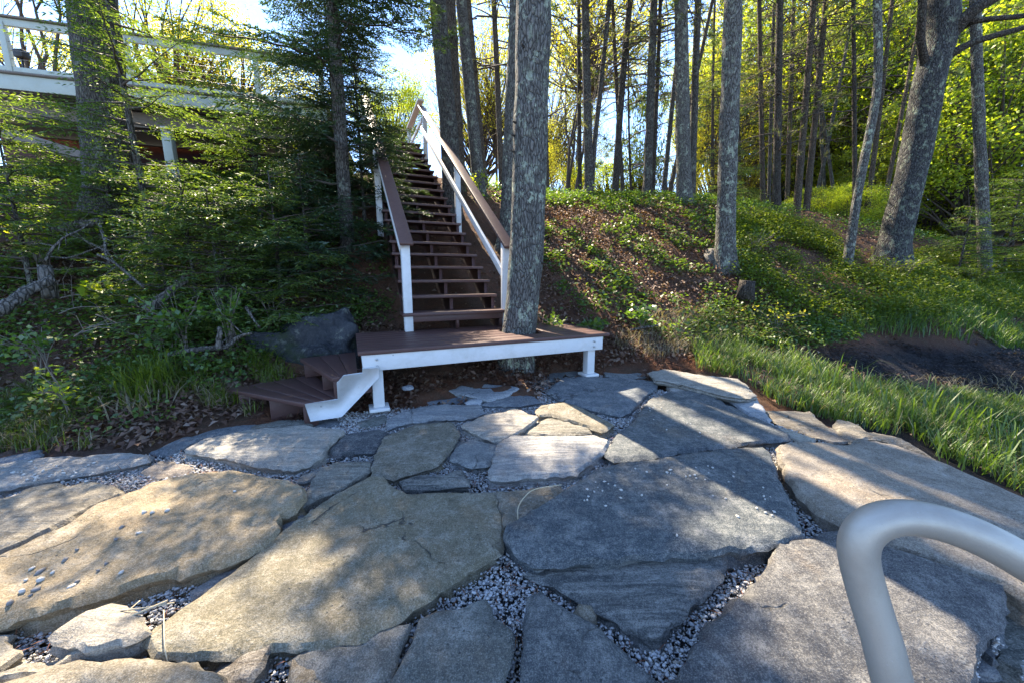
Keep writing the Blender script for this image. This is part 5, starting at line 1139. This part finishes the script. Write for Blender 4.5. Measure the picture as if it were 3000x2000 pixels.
# boulder behind the corner steps, stump on the bank
bo = at2(725, 800, 4.35)
rock(0, 0, 0, 0, 'dark blue-grey mossy boulder between the corner steps and the spruce', (.034, .038, .046), 'boulder', P=(bo[0]+.02, bo[1]-.1, bo[2]-.16), sz=(.64, .40, .5), name='boulder', cat='boulder', sub=5, amp=.42)
sp_ = at2(1714, 665, 5.7)
mb = MB().tube([A3(sp_[0], 5.7, sp_[2]-.15), A3(sp_[0], 5.7, sp_[2]+.03), A3(sp_[0]+.01, 5.7, sp_[2]+.13)], [.13, .115, .105], 16, True, .04)
tag(mb.obj('stump', M['bark_dark'], smooth=False), 'small dark cut stump among the ferns below the low bank tree', 'stump')
s2 = at2(107, 640, 3.75)
tag(MB().tube([A3(s2[0], 3.75, s2[2]-.2), A3(s2[0], 3.75, s2[2]), A3(s2[0]+.01, 3.75, s2[2]+.13)], [.06, .055, .05], 14, True, .04).obj('stump', M['log']), 'small grey stump behind the bright sapling at the left edge', 'stump')
rf = at2(1632, 590, 6.9)
rock(0, 0, 0, 0, 'dark hollow root lump at the foot of the low bank tree', (.06, .045, .035), 'stone_layer', P=(rf[0], 6.75, hz(rf[0], 6.75)[0]), sz=(.18, .16, .16), name='root_lump', cat='root', amp=.3)

# ------------------------------------------------------------------ camera, sun, sky
AZ, EL = math.radians(-28), math.radians(47)
cam = bpy.data.cameras.new('camera'); cam.sensor_width = 36; cam.lens = F0/3000*36; cam.clip_start = .02; cam.clip_end = 2000
co = bpy.data.objects.new('camera', cam); co.rotation_euler = (math.radians(80), 0, 0); C.objects.link(co)
sc = bpy.context.scene; sc.camera = co
sun = bpy.data.lights.new('sun', 'SUN'); sun.energy = 5.0; sun.angle = math.radians(.55); sun.color = (1., .86, .66)
so = bpy.data.objects.new('sun', sun); C.objects.link(so)
so.rotation_euler = Vector((math.sin(AZ)*math.cos(EL), math.cos(AZ)*math.cos(EL), math.sin(EL))).to_track_quat('Z', 'Y').to_euler()
w = bpy.data.worlds.new('World'); sc.world = w; w.use_nodes = True; nt = w.node_tree; bg = nt.nodes['Background']
sky = nt.nodes.new('ShaderNodeTexSky'); sky.sky_type = 'NISHITA'; sky.sun_disc = False; sky.sun_elevation = EL; sky.sun_rotation = AZ; sky.air_density = .82; sky.dust_density = .0; sky.ozone_density = 2.5; sky.altitude = 800
tint = nt.nodes.new('ShaderNodeMix'); tint.data_type = 'RGBA'; tint.blend_type = 'MULTIPLY'; tint.inputs[0].default_value = 1.; tint.inputs[7].default_value = (.97, .985, 1.02, 1)
nt.links.new(sky.outputs[0], tint.inputs[6]); nt.links.new(tint.outputs[2], bg.inputs[0]); bg.inputs[1].default_value = .15
sc.view_settings.view_transform = 'Standard'; sc.view_settings.look = 'None'; sc.view_settings.gamma = 1; sc.view_settings.exposure = 2.15
sc.cycles.use_denoising = True; sc.cycles.max_bounces = 8; sc.cycles.diffuse_bounces = 4; sc.cycles.transmission_bounces = 4; sc.cycles.glossy_bounces = 3
sc.cycles.use_adaptive_sampling = True; sc.cycles.sample_clamp_indirect = 8
